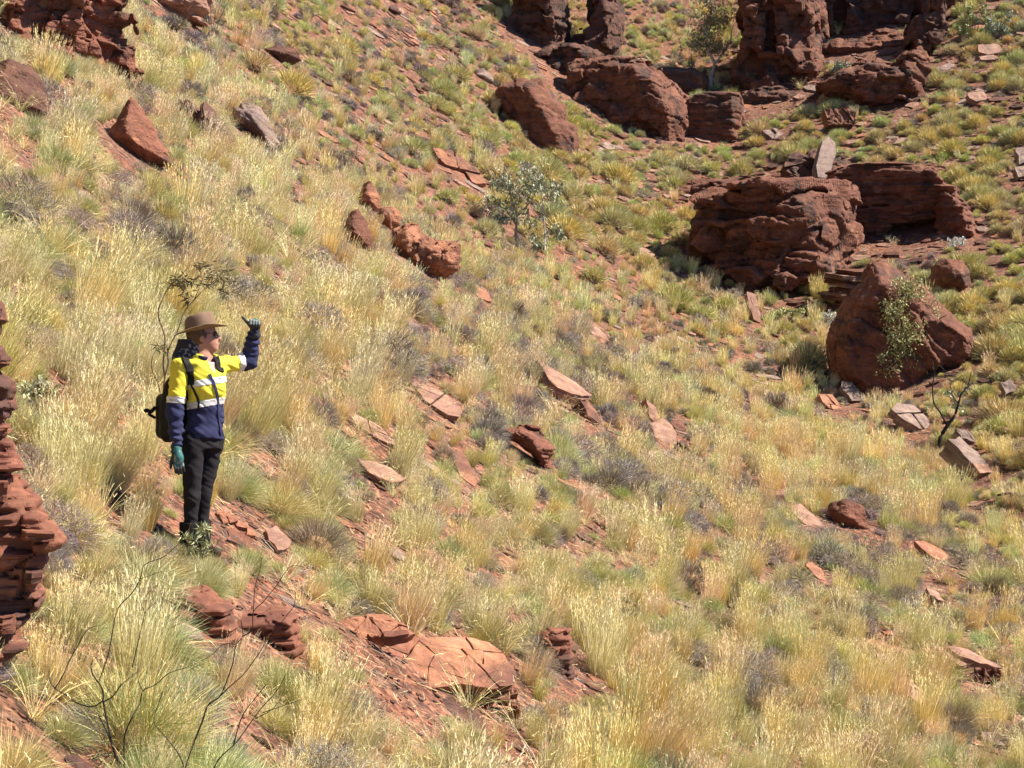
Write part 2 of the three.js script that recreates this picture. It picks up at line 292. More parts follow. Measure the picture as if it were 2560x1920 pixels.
// ---------------------------------------------------------------- rock masses
const depthAt = (px, py) => -ground(px, py).z;
function mark(phrase, o) { MARKS.push([phrase, o.position.x, o.position.z]); return o; }
const MARKS = [];                                     // [phrase, x, z] things that others are named by
function rocky(phrase, o) {
  o.d = depthAt(...o.base) + (o.back ?? 0);
  const t = crag(o);
  if (phrase) mark(phrase, t);
  return t;
}
const cliffA = rocky('red corner cliff', { name: 'red_cliff', label: 'tall jointed red cliff standing above the grass at the upper corner', category: 'cliff', yaw: 0.75, base: [300, 205], clear: [[0, -60], [330, -60], [345, 60], [352, 150], [330, 190], [250, 150], [180, 120], [110, 60], [0, 60]], px: [[-260, -330], [322, -330], [342, 40], [360, 120], [372, 198], [362, 240], [262, 250], [190, 250], [110, 250], [0, 260], [-260, 290]], thick: 2.4, bed: 0.17, col: 0.33, amp: 0.26, crack: 0.07, rough: 0.07, pal: 'bright', seed: 3, bevel: 0.25, bevelW: 0.5, lean: -0.12, dip: -0.05 });
{ const o = crag({ name: 'cliff_wing', base: [70, 118], d: depthAt(70, 118), yaw: 0.6, clear: [[0, -60], [200, -60], [205, 60], [120, 80], [0, 85]], px: [[-300, -330], [196, -330], [205, -60], [214, 20], [205, 70], [190, 170], [100, 210], [0, 220], [-300, 260]], thick: 2, bed: 0.2, col: 0.34, amp: 0.24, crack: 0.08, rough: 0.08, pal: 'bright', seed: 4, bevel: 0.2, bevelW: 0.4, lean: -0.1 }), m = o.children[0]; m.position.copy(o.position).sub(cliffA.position).applyAxisAngle(V(0, 1, 0), -cliffA.rotation.y); m.rotation.y = o.rotation.y - cliffA.rotation.y; m.name = 'cliff_buttress'; m.castShadow = m.receiveShadow = true; cliffA.add(m); }
rocky('weathered boulder under the corner cliff', { name: 'boulder', label: 'weathered purple red boulder below the corner cliff at the photo edge', category: 'boulder', base: [40, 280], px: [[-120, 170], [0, 128], [40, 150], [72, 215], [82, 262], [20, 300], [-120, 300]], thick: 1.2, bed: 0.14, col: 0.6, amp: 0.06, crack: 0.03, pal: 'dark', seed: 5, dip: -0.5, bevel: 0.7, lean: 0.3, k: 0.2 });
rocky('triangular brown boulder', { name: 'boulder', label: 'triangular brown boulder below the corner cliff, grass against its foot', category: 'boulder', base: [330, 392], px: [[312, 232], [335, 250], [378, 330], [400, 372], [412, 400], [330, 405], [245, 360], [268, 300], [290, 255]], thick: 0.8, bed: 0.18, col: 0.5, amp: 0.06, crack: 0.025, pal: 'bright', seed: 7, dip: 0.3, bevel: 0.8, bevelW: 0.35, lean: 0.35, cuts: [[0.75, 0.35, 0.55, 0.30]] });
rocky('banded black boulder', { name: 'boulder', label: 'leaning dark boulder with pale bands, alone in the straw grass', category: 'boulder', base: [640, 360], px: [[572, 300], [576, 262], [600, 252], [640, 262], [662, 290], [680, 330], [692, 350], [684, 380], [655, 380], [640, 345], [600, 322], [574, 312]], thick: 0.7, bed: 0.10, col: 1.4, amp: 0.05, crack: 0.03, pal: 'grey', seed: 11, dip: -0.85, bevel: 0.6, bevelW: 0.4, lean: 0.1, cuts: [[0.62, 0.62, 0.48, 0.22]] });
// tilted slabs below the corner cliff
{
  const d = depthAt(440, 300), t = thing('tilted_slab_outcrop', ray(440, 290, d)), r = rand(77);
  for (let i = 0; i < 17; i++) {
    const px = 345 + i * 11.2, py = 238 + i * 3.4 + (r() - 0.5) * 26, k = d / FOCAL, m = part('slab', plateGeometry([[-26, -30], [22, -34], [30, 20], [-20, 34]].map(([x, y]) => [x * k * (0.6 + 0.7 * r()), y * k * (0.7 + 0.8 * r())]), k * (8 + 9 * r()), 300 + i, i % 3 ? 'dark' : 'slab'), fineRockMat, t);
    m.position.copy(ray(px, py, d - 0.1 - 0.2 * r())).sub(t.position); m.rotation.set(0.5 + 0.3 * r(), r() * 0.5, -0.9 - 0.5 * r());
  }
  mark('tilted dark slabs', put(t, 'row of steeply tilted dark red slabs below the corner cliff', 'rock outcrop'));
}
rocky('dark ledge among the top grasses', { name: 'rock_ledge', label: 'small dark ledge among grasses uphill of the banded boulder', category: 'rock', base: [700, 155], px: [[648, 112], [690, 106], [735, 116], [748, 140], [720, 158], [690, 162], [660, 130]], thick: 0.7, bed: 0.1, col: 0.4, amp: 0.08, crack: 0.04, pal: 'dark', seed: 13, bevel: 0.5 });
rocky('broken red rocks at the crest', { name: 'rock_ledge', label: 'broken red rock ledge along the top beside the corner cliff', category: 'rock', base: [440, 45], px: [[370, 30], [385, -30], [430, -40], [512, -20], [506, 12], [480, 26], [508, 50], [470, 44], [420, 34]], thick: 1.1, bed: 0.16, col: 0.5, amp: 0.14, crack: 0.06, pal: 'slab', seed: 15, bevel: 0.6, lean: 0.2 });
// the far crags
const crags = [];
rocky('square brown boulder', { name: 'boulder', clear: [[1220, 225], [1340, 190], [1392, 260], [1410, 345], [1330, 352], [1296, 300]], label: 'large square brown boulder standing alone below the far crags', category: 'boulder', yaw: -0.3, base: [1330, 350], px: [[1214, 226], [1232, 200], [1280, 192], [1338, 188], [1352, 218], [1362, 240], [1388, 250], [1394, 292], [1418, 300], [1416, 380], [1392, 400], [1320, 400], [1286, 360], [1276, 320], [1244, 280], [1222, 240]], thick: 1.6, bed: 0.5, col: 0.9, amp: 0.217, crack: 0.075, pal: 'red', seed: 17, bevel: 0.5, bevelW: 0.7, dip: -0.7, lean: -0.05, cuts: [[0.72, 0.35, 0.6, 0.55], [-0.5, 0.25, 0.83, 0.62]] });
rocky('twin crag', { name: 'crag', label: 'dark jointed crag at the top, split into upright columns', category: 'crag', yaw: -0.2, base: [1380, 140], px: [[1236, 55], [1262, 34], [1268, -80], [1390, -80], [1400, 20], [1412, 60], [1398, 118], [1388, 150], [1330, 140], [1280, 100], [1245, 82]], thick: 3, bed: 0.55, col: 0.7, amp: 0.527, crack: 0.21, pal: 'dark', seed: 19, bevel: 0.4, bevelW: 0.8, rough: 0.09, cuts: [[0.7, 0.3, 0.65, 1.2]] });
rocky('middle crag', { name: 'crag', label: 'knobbly red crag between the column crag and the overhung wall', category: 'crag', yaw: -0.2, base: [1470, 165], px: [[1392, 120], [1420, 70], [1462, 54], [1468, 20], [1480, -80], [1528, -80], [1536, 60], [1534, 130], [1500, 175], [1400, 190], [1372, 160]], thick: 3, bed: 0.6, col: 0.8, amp: 0.558, crack: 0.18, pal: 'dark', seed: 21, bevel: 0.4, bevelW: 0.8, rough: 0.09, cuts: [[0.7, 0.25, 0.66, 0.95]] });
const wallC = rocky('overhung wall', { name: 'crag', clear: [[1405, 155], [1590, 140], [1670, 230], [1680, 300], [1600, 325], [1500, 285], [1420, 235]], label: 'broad dark red rock wall with ragged top behind the square boulder', category: 'crag', yaw: -0.35, base: [1600, 335], px: [[1398, 150], [1420, 140], [1480, 132], [1560, 138], [1590, 136], [1608, 160], [1640, 175], [1662, 205], [1680, 245], [1690, 290], [1680, 380], [1610, 380], [1520, 360], [1450, 330], [1410, 290], [1390, 230], [1395, 190]], thick: 4, bed: 0.45, col: 0.8, amp: 0.341, crack: 0.12, pal: 'red', seed: 23, bevel: 0.35, bevelW: 1, rough: 0.105, lean: -0.12, cuts: [[0.75, 0.35, 0.56, 1.5], [0, 0.8, 0.6, 1.25]] });
rocky('', { name: 'boulder', label: 'dark layered boulder between the overhung wall and white-trunked tree', category: 'boulder', base: [1720, 250], px: [[1648, 168], [1690, 160], [1740, 164], [1772, 180], [1780, 218], [1740, 236], [1690, 246], [1660, 225]], thick: 2, bed: 0.22, col: 0.7, amp: 0.14, crack: 0.06, pal: 'dark', seed: 25, bevel: 0.7 });
rocky('square layered block', { name: 'rock_block', label: 'square layered red block with flat top under the white-trunked tree', category: 'rock block', yaw: -0.2, base: [1770, 352], px: [[1690, 262], [1735, 226], [1790, 221], [1848, 224], [1850, 280], [1842, 330], [1850, 360], [1770, 366], [1690, 340], [1678, 300]], thick: 2.2, bed: 0.17, col: 1.3, amp: 0.155, crack: 0.075, pal: 'red', seed: 27, bevel: 0.18, bevelW: 0.7, rough: 0.0375, cuts: [[0.86, 0.05, 0.5, 0.95]] });
const wallF = rocky('tall crag', { name: 'crag', label: 'tall dark crag beside the white-trunked tree, with deep shaded clefts', category: 'crag', yaw: -0.2, base: [1930, 225], px: [[1832, 150], [1846, 60], [1850, -90], [2050, -90], [2056, 60], [2048, 110], [2050, 180], [2044, 250], [1930, 260], [1860, 245], [1822, 190]], thick: 4, bed: 0.5, col: 0.9, amp: 0.62, crack: 0.24, pal: 'red', seed: 29, bevel: 0.3, bevelW: 1, rough: 0.0978, lean: -0.08, holes: [[1880, 165, 34, 30, 0.9], [1925, 60, 12, 60, 1.0]], cuts: [[0.7, 0.3, 0.65, 1.35]] });
const wallG = rocky('skyline wall', { name: 'crag', label: 'long dark wall across the top, right of the tall crag', category: 'crag', yaw: -0.15, base: [2180, 75], px: [[2005, -90], [2400, -90], [2380, 40], [2340, 84], [2250, 92], [2180, 98], [2110, 98], [2040, 100], [2000, 90]], thick: 4, bed: 0.5, col: 1.0, amp: 0.558, crack: 0.21, pal: 'dark', seed: 33, bevel: 0.3, bevelW: 0.9, rough: 0.09, holes: [[2100, 20, 10, 60, 0.8], [2290, 30, 8, 50, 0.8]] });
const wallH = rocky('stepped crag', { name: 'crag', label: 'stepped red crag with rubble ledges below the skyline wall', category: 'crag', yaw: -0.25, base: [2220, 275], px: [[2112, 160], [2150, 142], [2190, 138], [2230, 150], [2280, 120], [2300, 100], [2320, 150], [2304, 240], [2306, 285], [2230, 285], [2160, 262], [2110, 230], [2060, 235], [2040, 200], [2070, 180]], thick: 4, bed: 0.32, col: 0.7, amp: 0.372, crack: 0.15, pal: 'red', seed: 35, bevel: 0.35, bevelW: 0.9, rough: 0.0978, holes: [[2225, 262, 44, 14, 0.8]], cuts: [[0.75, 0.3, 0.58, 1.25]] });
rocky('pillar crag', { name: 'crag', label: 'narrow rough rock pillar beside the stepped crag at the top', category: 'crag', base: [2330, 150], px: [[2300, 40], [2340, 20], [2362, -60], [2380, 60], [2340, 110], [2334, 155], [2300, 160], [2290, 110]], thick: 2.5, bed: 0.4, col: 0.6, amp: 0.372, crack: 0.15, pal: 'dark', seed: 39, bevel: 0.4, rough: 0.09 });
const ledgeI = rocky('cave outcrop', { name: 'crag', clear: [[1740, 475], [2070, 440], [2064, 670], [1985, 715], [1900, 725], [1840, 680], [1790, 570]], label: 'bulging red outcrop at the foot of the gully, undercut below', category: 'crag', yaw: -0.35, base: [1960, 745], px: [[1720, 478], [1760, 462], [1850, 452], [1900, 440], [1960, 455], [2010, 450], [2070, 430], [2075, 560], [2068, 640], [2062, 680], [2000, 702], [1976, 722], [1975, 800], [1880, 800], [1800, 760], [1740, 680], [1700, 600], [1705, 520]], thick: 5, bed: 0.36, col: 0.8, amp: 0.465, crack: 0.15, pal: 'red', seed: 45, bevel: 0.22, bevelW: 1.2, rough: 0.113, lean: 0.0, holes: [[1780, 535, 60, 8, 0.6]], cuts: [[0.8, 0.3, 0.52, 1.55]] });
const wallJ = rocky('shaded recess wall', { name: 'crag', clear: [[2080, 430], [2180, 402], [2330, 415], [2435, 570], [2380, 612], [2300, 632], [2080, 640]], label: 'wide shaded wall of thin level beds with a dark hollow below', category: 'crag', yaw: -0.15, base: [2250, 640], back: 2.6, px: [[2072, 430], [2130, 402], [2180, 398], [2260, 400], [2330, 410], [2350, 440], [2400, 470], [2425, 520], [2444, 560], [2430, 600], [2400, 680], [2300, 700], [2200, 710], [2060, 710], [2066, 560]], thick: 4, bed: 0.16, col: 1.7, amp: 0.248, crack: 0.09, pal: 'red', seed: 49, bevel: 0.15, bevelW: 1, rough: 0.045, lean: -0.22, holes: [[2330, 575, 110, 24, 1.3], [2170, 640, 90, 14, 0.9]], cuts: [[0.72, 0.25, 0.65, 1.9]] });
rocky('great tilted boulder', { name: 'boulder', clear: [[2100, 840], [2130, 750], [2200, 655], [2300, 700], [2440, 830], [2430, 890], [2290, 970], [2170, 940]], label: 'great tilted red boulder behind the small green tree in the gully', category: 'boulder', yaw: -0.1, base: [2230, 985], px: [[2090, 848], [2098, 800], [2130, 742], [2180, 690], [2192, 652], [2215, 640], [2260, 662], [2310, 700], [2360, 742], [2410, 800], [2445, 820], [2448, 860], [2440, 895], [2380, 920], [2330, 945], [2300, 1010], [2230, 1030], [2140, 1000], [2100, 930]], thick: 2.6, bed: 0.5, col: 1.3, amp: 0.202, crack: 0.075, pal: 'red', seed: 51, bevel: 0.35, bevelW: 0.8, rough: 0.075, dip: -0.65, cuts: [[0.46, 0.72, 0.52, 0.62], [-0.8, 0.2, 0.56, 1.35]] });
rocky('', { name: 'crag', label: 'dark cleft rock joining the column crag to the broad wall', category: 'crag', yaw: -0.3, base: [1420, 185], px: [[1330, 130], [1372, 112], [1420, 105], [1470, 120], [1480, 170], [1460, 230], [1400, 240], [1360, 190], [1335, 160]], thick: 2.5, bed: 0.4, col: 0.7, amp: 0.4, crack: 0.16, pal: 'dark', seed: 201, bevel: 0.4, bevelW: 0.7, rough: 0.14 });
rocky('', { name: 'crag', label: 'low broken ledge between the square block and tall crag', category: 'crag', yaw: -0.2, base: [1900, 262], px: [[1846, 232], [1880, 214], [1950, 212], [1990, 226], [1985, 270], [1920, 290], [1850, 280]], thick: 2, bed: 0.2, col: 0.6, amp: 0.24, crack: 0.12, pal: 'dark', seed: 203, bevel: 0.5, bevelW: 0.6, rough: 0.1 });
rocky('', { name: 'crag', label: 'long low ledge running up the slope from the cave outcrop', category: 'crag', yaw: -0.3, base: [1780, 512], clear: [[1705, 450], [1900, 445], [1880, 500], [1720, 500]], px: [[1660, 462], [1710, 446], [1780, 440], [1860, 436], [1910, 450], [1905, 520], [1800, 560], [1700, 540], [1665, 500]], thick: 2.4, bed: 0.22, col: 0.7, amp: 0.26, crack: 0.12, pal: 'red', seed: 205, bevel: 0.4, bevelW: 0.8, rough: 0.12 });
rocky('', { name: 'crag', label: 'rough bench of rock above the stepped crag', category: 'crag', yaw: -0.2, base: [2190, 128], px: [[2035, 108], [2090, 84], [2180, 80], [2270, 76], [2300, 100], [2290, 140], [2180, 150], [2060, 150]], thick: 2.2, bed: 0.2, col: 0.6, amp: 0.24, crack: 0.12, pal: 'red', seed: 207, bevel: 0.9, bevelW: 0.9, rough: 0.14, lean: 0.4 });
rocky('', { name: 'crag', label: 'dark rocks filling the cleft behind the pale grey shard', category: 'crag', yaw: -0.3, base: [2080, 440], back: 0.8, px: [[1985, 410], [2030, 370], [2100, 380], [2130, 410], [2120, 470], [2000, 480]], thick: 2, bed: 0.24, col: 0.5, amp: 0.26, crack: 0.12, pal: 'dark', seed: 209, bevel: 0.6, bevelW: 0.6, rough: 0.12 });
rocky('', { name: 'crag', label: 'broken rock rib right of the shaded recess wall', category: 'crag', yaw: 0.1, base: [2440, 590], px: [[2380, 470], [2420, 480], [2450, 530], [2470, 580], [2460, 620], [2400, 640], [2370, 560]], thick: 1.6, bed: 0.22, col: 0.5, amp: 0.24, crack: 0.12, pal: 'red', seed: 211, bevel: 0.7, bevelW: 0.7, rough: 0.14, lean: 0.3 });
rocky('round dark boulder', { name: 'boulder', label: 'rounded dark boulder on the slope behind the great tilted boulder', category: 'boulder', base: [2395, 735], px: [[2346, 700], [2352, 660], [2376, 640], [2420, 648], [2436, 680], [2442, 716], [2424, 738], [2390, 732], [2360, 720]], thick: 1.4, bed: 0.3, col: 0.9, amp: 0.06, crack: 0.03, pal: 'red', seed: 63, bevel: 0.6, bevelW: 0.6 });
{
  const d = depthAt(2120, 745) - 0.6, t = thing('layered_rock', ray(2120, 740, d)), r = rand(5);
  for (let i = 0; i < 7; i++) { const k = d / FOCAL, m = part('slab', plateGeometry([[-60, -40], [20, -60], [66, -10], [40, 50], [-40, 50]].map(([x, y]) => [x * k * (0.8 + 0.3 * r()), y * k * (0.8 + 0.3 * r())]), k * (9 + 5 * r()), 600 + i, i % 2 ? 'slab' : 'red'), rockMat, t); m.position.copy(ray(2105 + 26 * r() + i * 3, 742 - i * 11, d)).sub(t.position); m.rotation.set(0.15, r(), -0.12 + 0.1 * r()); }
  put(t, 'flat layered rocks wedged under the outcrop beside the great boulder', 'rock');
}
// rocks on the near slope
const ribbed = rocky('ribbed red rock', { name: 'ribbed_rock', label: 'ribbed red rock with furrowed upright face, midway up the slope', category: 'rock', base: [1060, 680], px: [[972, 600], [985, 570], [1010, 552], [1040, 556], [1060, 585], [1085, 600], [1120, 598], [1152, 600], [1154, 640], [1142, 670], [1100, 690], [1060, 692], [1010, 655], [985, 630]], thick: 0.9, bed: 0.22, col: 0.16, amp: 0.13, crack: 0.05, pal: 'orange', seed: 71, dip: 0.15, bevel: 0.5, bevelW: 0.4, rough: 0.05, cuts: [[0.6, 0.55, 0.58, 0.4]] });
rocky('peaked red rock', { name: 'peaked_rock', label: 'peaked red rock next to the ribbed rock', category: 'rock', base: [890, 620], px: [[850, 560], [872, 530], [890, 524], [905, 545], [925, 585], [932, 625], [900, 622], [866, 600]], thick: 0.6, bed: 0.2, col: 0.3, amp: 0.07, crack: 0.04, pal: 'red', seed: 73, bevel: 0.7, bevelW: 0.3, dip: -0.5, cuts: [[0.7, 0.45, 0.55, 0.22]] });
rocky('', { name: 'peaked_rock', label: 'small peaked red rock above the ribbed rock', category: 'rock', base: [915, 522], px: [[888, 500], [900, 460], [918, 446], [935, 462], [946, 490], [944, 520], [900, 524]], thick: 0.6, bed: 0.16, col: 0.25, amp: 0.08, crack: 0.03, pal: 'orange', seed: 75, bevel: 0.6, bevelW: 0.3, cuts: [[0.7, 0.4, 0.58, 0.2]] });
rocky('', { name: 'rock', label: 'squat red rock wedged between the peaked rocks and ribbed rock', category: 'rock', base: [970, 575], px: [[938, 540], [950, 520], [980, 516], [1000, 535], [998, 560], [975, 575], [950, 565]], thick: 0.5, bed: 0.16, col: 0.3, amp: 0.08, crack: 0.03, pal: 'orange', seed: 79, bevel: 0.6, bevelW: 0.3 });
rocky('', { name: 'rock', label: 'grey brown rock uphill of the square boulder', category: 'rock', base: [1205, 200], px: [[1176, 190], [1184, 170], [1206, 166], [1228, 180], [1232, 200], [1205, 206], [1182, 204]], thick: 0.7, bed: 0.2, col: 0.3, amp: 0.08, crack: 0.03, pal: 'grey', seed: 81, bevel: 0.6 });
rocky('layered rock in the grass', { name: 'layered_rock', label: 'dark layered rock poking through straw below the leaning slab', category: 'rock', base: [1340, 1175], px: [[1258, 1072], [1300, 1062], [1345, 1072], [1365, 1095], [1384, 1135], [1386, 1170], [1360, 1178], [1330, 1160], [1300, 1110], [1270, 1090]], thick: 0.6, bed: 0.07, col: 0.3, amp: 0.09, crack: 0.04, pal: 'bright', seed: 83, bevel: 0.5, bevelW: 0.3, dip: -0.25 });
rocky('bare red bank', { name: 'rock_bank', label: 'bare crumbling red bank low on the straw slope', category: 'rock bank', base: [2140, 1335], px: [[2080, 1290], [2090, 1262], [2130, 1255], [2170, 1275], [2182, 1310], [2190, 1340], [2140, 1340], [2100, 1325]], thick: 0.6, bed: 0.2, col: 0.4, amp: 0.06, crack: 0.02, pal: 'red', seed: 87, bevel: 1, bevelW: 0.4, lean: 0.5, rough: 0.1 });

// slabs: the corners of the upper face as seen, and the way that face looks
const S = (o) => { const t = slab(o); if (o.phrase) mark(o.phrase, t); return t; };
S({ phrase: 'leaning slab', label: 'thick leaning slab, sunlit face sloping down, dark underside toward viewer', px: [[1342, 897], [1368, 912], [1440, 955], [1480, 988], [1430, 984], [1395, 968], [1372, 948]], nrm: [0.55, 0.76, 0.35], thick: 0.3, lift: 0.34, seed: 2, flat: 0.3 });
S({ label: 'small dark wedge rock just below the leaning slab', px: [[1452, 1000], [1468, 998], [1505, 1042], [1500, 1060], [1470, 1040]], nrm: [0.75, 0.55, 0.35], thick: 0.22, lift: 0.2, pal: 'red', seed: 4 });
S({ phrase: 'pointed slab', name: 'pointed_slab', label: 'pointed upright slab with one smooth pink face', px: [[1616, 996], [1640, 1018], [1652, 1046], [1632, 1052], [1622, 1030]], nrm: [0.65, 0.35, 0.67], thick: 0.22, lift: 0.25, seed: 6, flat: 0.3 });
S({ label: 'broad pink slab leaning against the foot of the pointed slab', px: [[1622, 1058], [1656, 1044], [1680, 1062], [1692, 1085], [1690, 1108], [1668, 1116], [1640, 1098]], nrm: [0.5, 0.5, 0.7], thick: 0.16, lift: 0.15, seed: 8, flat: 0.3 });
S({ label: 'small red block downhill of the pointed slab', px: [[1678, 1052], [1710, 1050], [1716, 1075], [1690, 1080]], nrm: [0.3, 0.85, 0.4], thick: 0.2, lift: 0.1, pal: 'red', seed: 10 });
S({ label: 'thin red flakes stacked downhill of the pink slab', px: [[1685, 1110], [1712, 1098], [1720, 1125], [1700, 1140]], nrm: [0.4, 0.75, 0.5], thick: 0.14, lift: 0.08, pal: 'red', seed: 12, pieces: 3, uneven: 0.05 });
S({ phrase: 'long purple slab', name: 'long_slab', label: 'long purple brown slab lying straight down the slope, cracked along', px: [[1004, 930], [1030, 932], [1090, 965], [1140, 1000], [1160, 1028], [1150, 1044], [1120, 1038], [1060, 1000], [1040, 970]], nrm: [0.42, 0.72, 0.55], thick: 0.14, lift: 0.16, pal: 'slab', seed: 14, pieces: 3, uneven: 0.015, flat: 0.4 });
S({ phrase: 'cracked pale slab', name: 'long_slab', label: 'pale slab half buried down the slope uphill of the tall straw', px: [[858, 1030], [880, 1032], [935, 1058], [975, 1090], [1002, 1120], [970, 1112], [925, 1090], [880, 1060]], nrm: [0.45, 0.75, 0.48], thick: 0.1, lift: 0.06, seed: 16, pieces: 3 });
S({ name: 'long_slab', label: 'dark notched slab beside bare red scree', px: [[890, 1142], [930, 1152], [975, 1168], [1014, 1196], [980, 1204], [925, 1180], [910, 1165]], nrm: [0.42, 0.78, 0.46], thick: 0.12, lift: 0.14, pal: 'slab', seed: 18, flat: 0.4 });
S({ phrase: 'orange slab', label: 'orange slab lying bare between tall straw clumps', px: [[1126, 1128], [1150, 1125], [1175, 1160], [1196, 1205], [1188, 1218], [1150, 1190]], nrm: [0.45, 0.7, 0.55], thick: 0.1, lift: 0.1, pal: 'orange', seed: 20, flat: 0.4 });
S({ label: 'pale orange slab lying below the ribbed rock', px: [[1150, 706], [1185, 706], [1225, 735], [1232, 755], [1200, 745]], nrm: [0.45, 0.7, 0.55], thick: 0.12, lift: 0.1, pal: 'orange', seed: 22 });
S({ label: 'narrow grey slab with shaded lower edge below the ribbed rock', px: [[1256, 728], [1270, 730], [1298, 762], [1285, 766]], nrm: [0.45, 0.7, 0.55], thick: 0.16, lift: 0.14, seed: 24 });
S({ label: 'buried pale slab uphill of the leaning slab', px: [[1448, 792], [1475, 800], [1515, 838], [1522, 855], [1495, 845], [1468, 820]], nrm: [0.45, 0.7, 0.55], thick: 0.12, lift: 0.06, seed: 26 });
S({ name: 'tilted_red_slabs', phrase: 'tilted red slabs', label: 'cluster of tilted red slabs uphill of the grey green sapling', px: [[1078, 368], [1130, 372], [1180, 410], [1220, 460], [1190, 462], [1140, 440], [1100, 405]], nrm: [0.42, 0.62, 0.66], thick: 0.2, lift: 0.2, pal: 'orange', seed: 28, pieces: 7, uneven: 0.06, gap: 0.03 });
S({ phrase: 'lower grey slabs', name: 'cracked_slab', label: 'pale grey slab split by a dark crack below the small tree', px: [[2225, 1022], [2240, 1002], [2290, 1012], [2335, 1060], [2330, 1072], [2300, 1075], [2260, 1052]], nrm: [0.4, 0.72, 0.56], thick: 0.3, lift: 0.25, pal: 'grey', seed: 30, pieces: 3, gap: 0.04 });
S({ name: 'thick_slab', phrase: 'thick tilted slab by the burnt tree', label: 'thick slab with red edge below the burnt black tree', px: [[2372, 1098], [2400, 1092], [2445, 1130], [2485, 1180], [2450, 1176], [2410, 1140]], nrm: [0.42, 0.72, 0.55], thick: 0.45, lift: 0.4, pal: 'grey', seed: 32, flat: 0.4 });
S({ label: 'pale end slab at the foot of the thick tilted slab', px: [[2430, 1158], [2470, 1160], [2490, 1182], [2450, 1182]], nrm: [0.3, 0.75, 0.58], thick: 0.2, lift: 0.15, pal: 'slab', seed: 34 });
S({ label: 'grey slab beyond the burnt black tree', px: [[2390, 1070], [2425, 1075], [2442, 1098], [2438, 1106], [2405, 1094]], nrm: [0.4, 0.72, 0.56], thick: 0.25, lift: 0.2, pal: 'grey', seed: 36, pieces: 2 });
S({ label: 'pale rounded grey slab uphill of the small green tree', px: [[2106, 952], [2130, 955], [2160, 985], [2165, 1005], [2130, 1000], [2108, 975]], nrm: [0.3, 0.7, 0.65], thick: 0.3, lift: 0.25, pal: 'grey', seed: 38 });
S({ label: 'upright grey slab in the gully under the cave outcrop', px: [[1868, 730], [1890, 735], [1902, 780], [1900, 808], [1884, 800], [1872, 765]], nrm: [0.35, 0.4, 0.85], thick: 0.3, lift: 0.4, pal: 'slab', seed: 40 });
S({ label: 'pinkish slab along the gully edge', px: [[2045, 980], [2080, 985], [2115, 1030], [2100, 1036], [2060, 1010]], nrm: [0.45, 0.7, 0.5], thick: 0.2, lift: 0.08, pal: 'orange', seed: 42, pieces: 4 });
S({ phrase: 'far pink slabs', label: 'broad pink slab among round hummocks high on the far side', px: [[2444, 112], [2496, 108], [2510, 128], [2470, 136], [2446, 130]], nrm: [0.15, 0.75, 0.65], thick: 0.2, lift: 0.3, seed: 44, pieces: 2 });
S({ label: 'pink slab below the broad pink slab on the far side', px: [[2446, 140], [2486, 136], [2490, 148], [2450, 150]], nrm: [0.15, 0.75, 0.65], thick: 0.2, lift: 0.25, seed: 46 });
S({ label: 'pink slab between round hummocks beside the stepped crag', px: [[2418, 230], [2460, 228], [2472, 244], [2440, 254], [2424, 246]], nrm: [0.15, 0.7, 0.7], thick: 0.25, lift: 0.3, seed: 48 });
S({ label: 'pale slab on the far side at the photo edge', px: [[2540, 370], [2570, 366], [2580, 400], [2548, 410]], nrm: [0.1, 0.6, 0.8], thick: 0.3, lift: 0.3, seed: 50, pal: 'grey' });
S({ label: 'grey slab on the far side below the pale edge slab', px: [[2536, 418], [2570, 414], [2575, 440], [2545, 444]], nrm: [0.1, 0.6, 0.8], thick: 0.3, lift: 0.3, seed: 52, pal: 'grey' });
S({ label: 'flat grey stone below the round dark boulder on the far side', px: [[2500, 955], [2530, 950], [2540, 975], [2515, 985]], nrm: [0.1, 0.7, 0.7], thick: 0.2, lift: 0.2, seed: 54, pal: 'grey' });
// above the cave outcrop
S({ name: 'rock_shard', label: 'tall pale grey rock shard leaning above the cave outcrop', px: [[2056, 352], [2070, 340], [2088, 356], [2092, 384], [2078, 428], [2064, 446], [2044, 442], [2040, 415], [2048, 380]], nrm: [0.35, 0.45, 0.82], thick: 0.35, at: depthAt(2060, 450) - 0.9, pal: 'grey', seed: 112, flat: 0.3 });
S({ name: 'split_boulder', label: 'dark split boulder beside the pale grey rock shard', px: [[1958, 415], [1972, 384], [1998, 374], [2034, 398], [2036, 432], [2018, 460], [1985, 456]], nrm: [0.2, 0.35, 0.92], thick: 0.7, at: depthAt(2000, 465) - 0.7, pal: 'dark', seed: 114, pieces: 4, gap: 0.02, uneven: 0.12 });
S({ label: 'grey flat stones uphill of the split boulder', px: [[1905, 322], [1940, 318], [1965, 340], [1940, 352]], nrm: [0.3, 0.6, 0.74], thick: 0.2, lift: 0.15, pal: 'grey', seed: 116, pieces: 4, gap: 0.03, uneven: 0.08 });
S({ label: 'layered dark ledge below the stepped crag', px: [[2058, 276], [2110, 268], [2140, 282], [2136, 312], [2070, 314]], nrm: [0.1, 0.3, 0.95], thick: 0.6, at: depthAt(2100, 318) - 0.4, pal: 'red', seed: 118, pieces: 5, gap: 0.01, uneven: 0.1 });
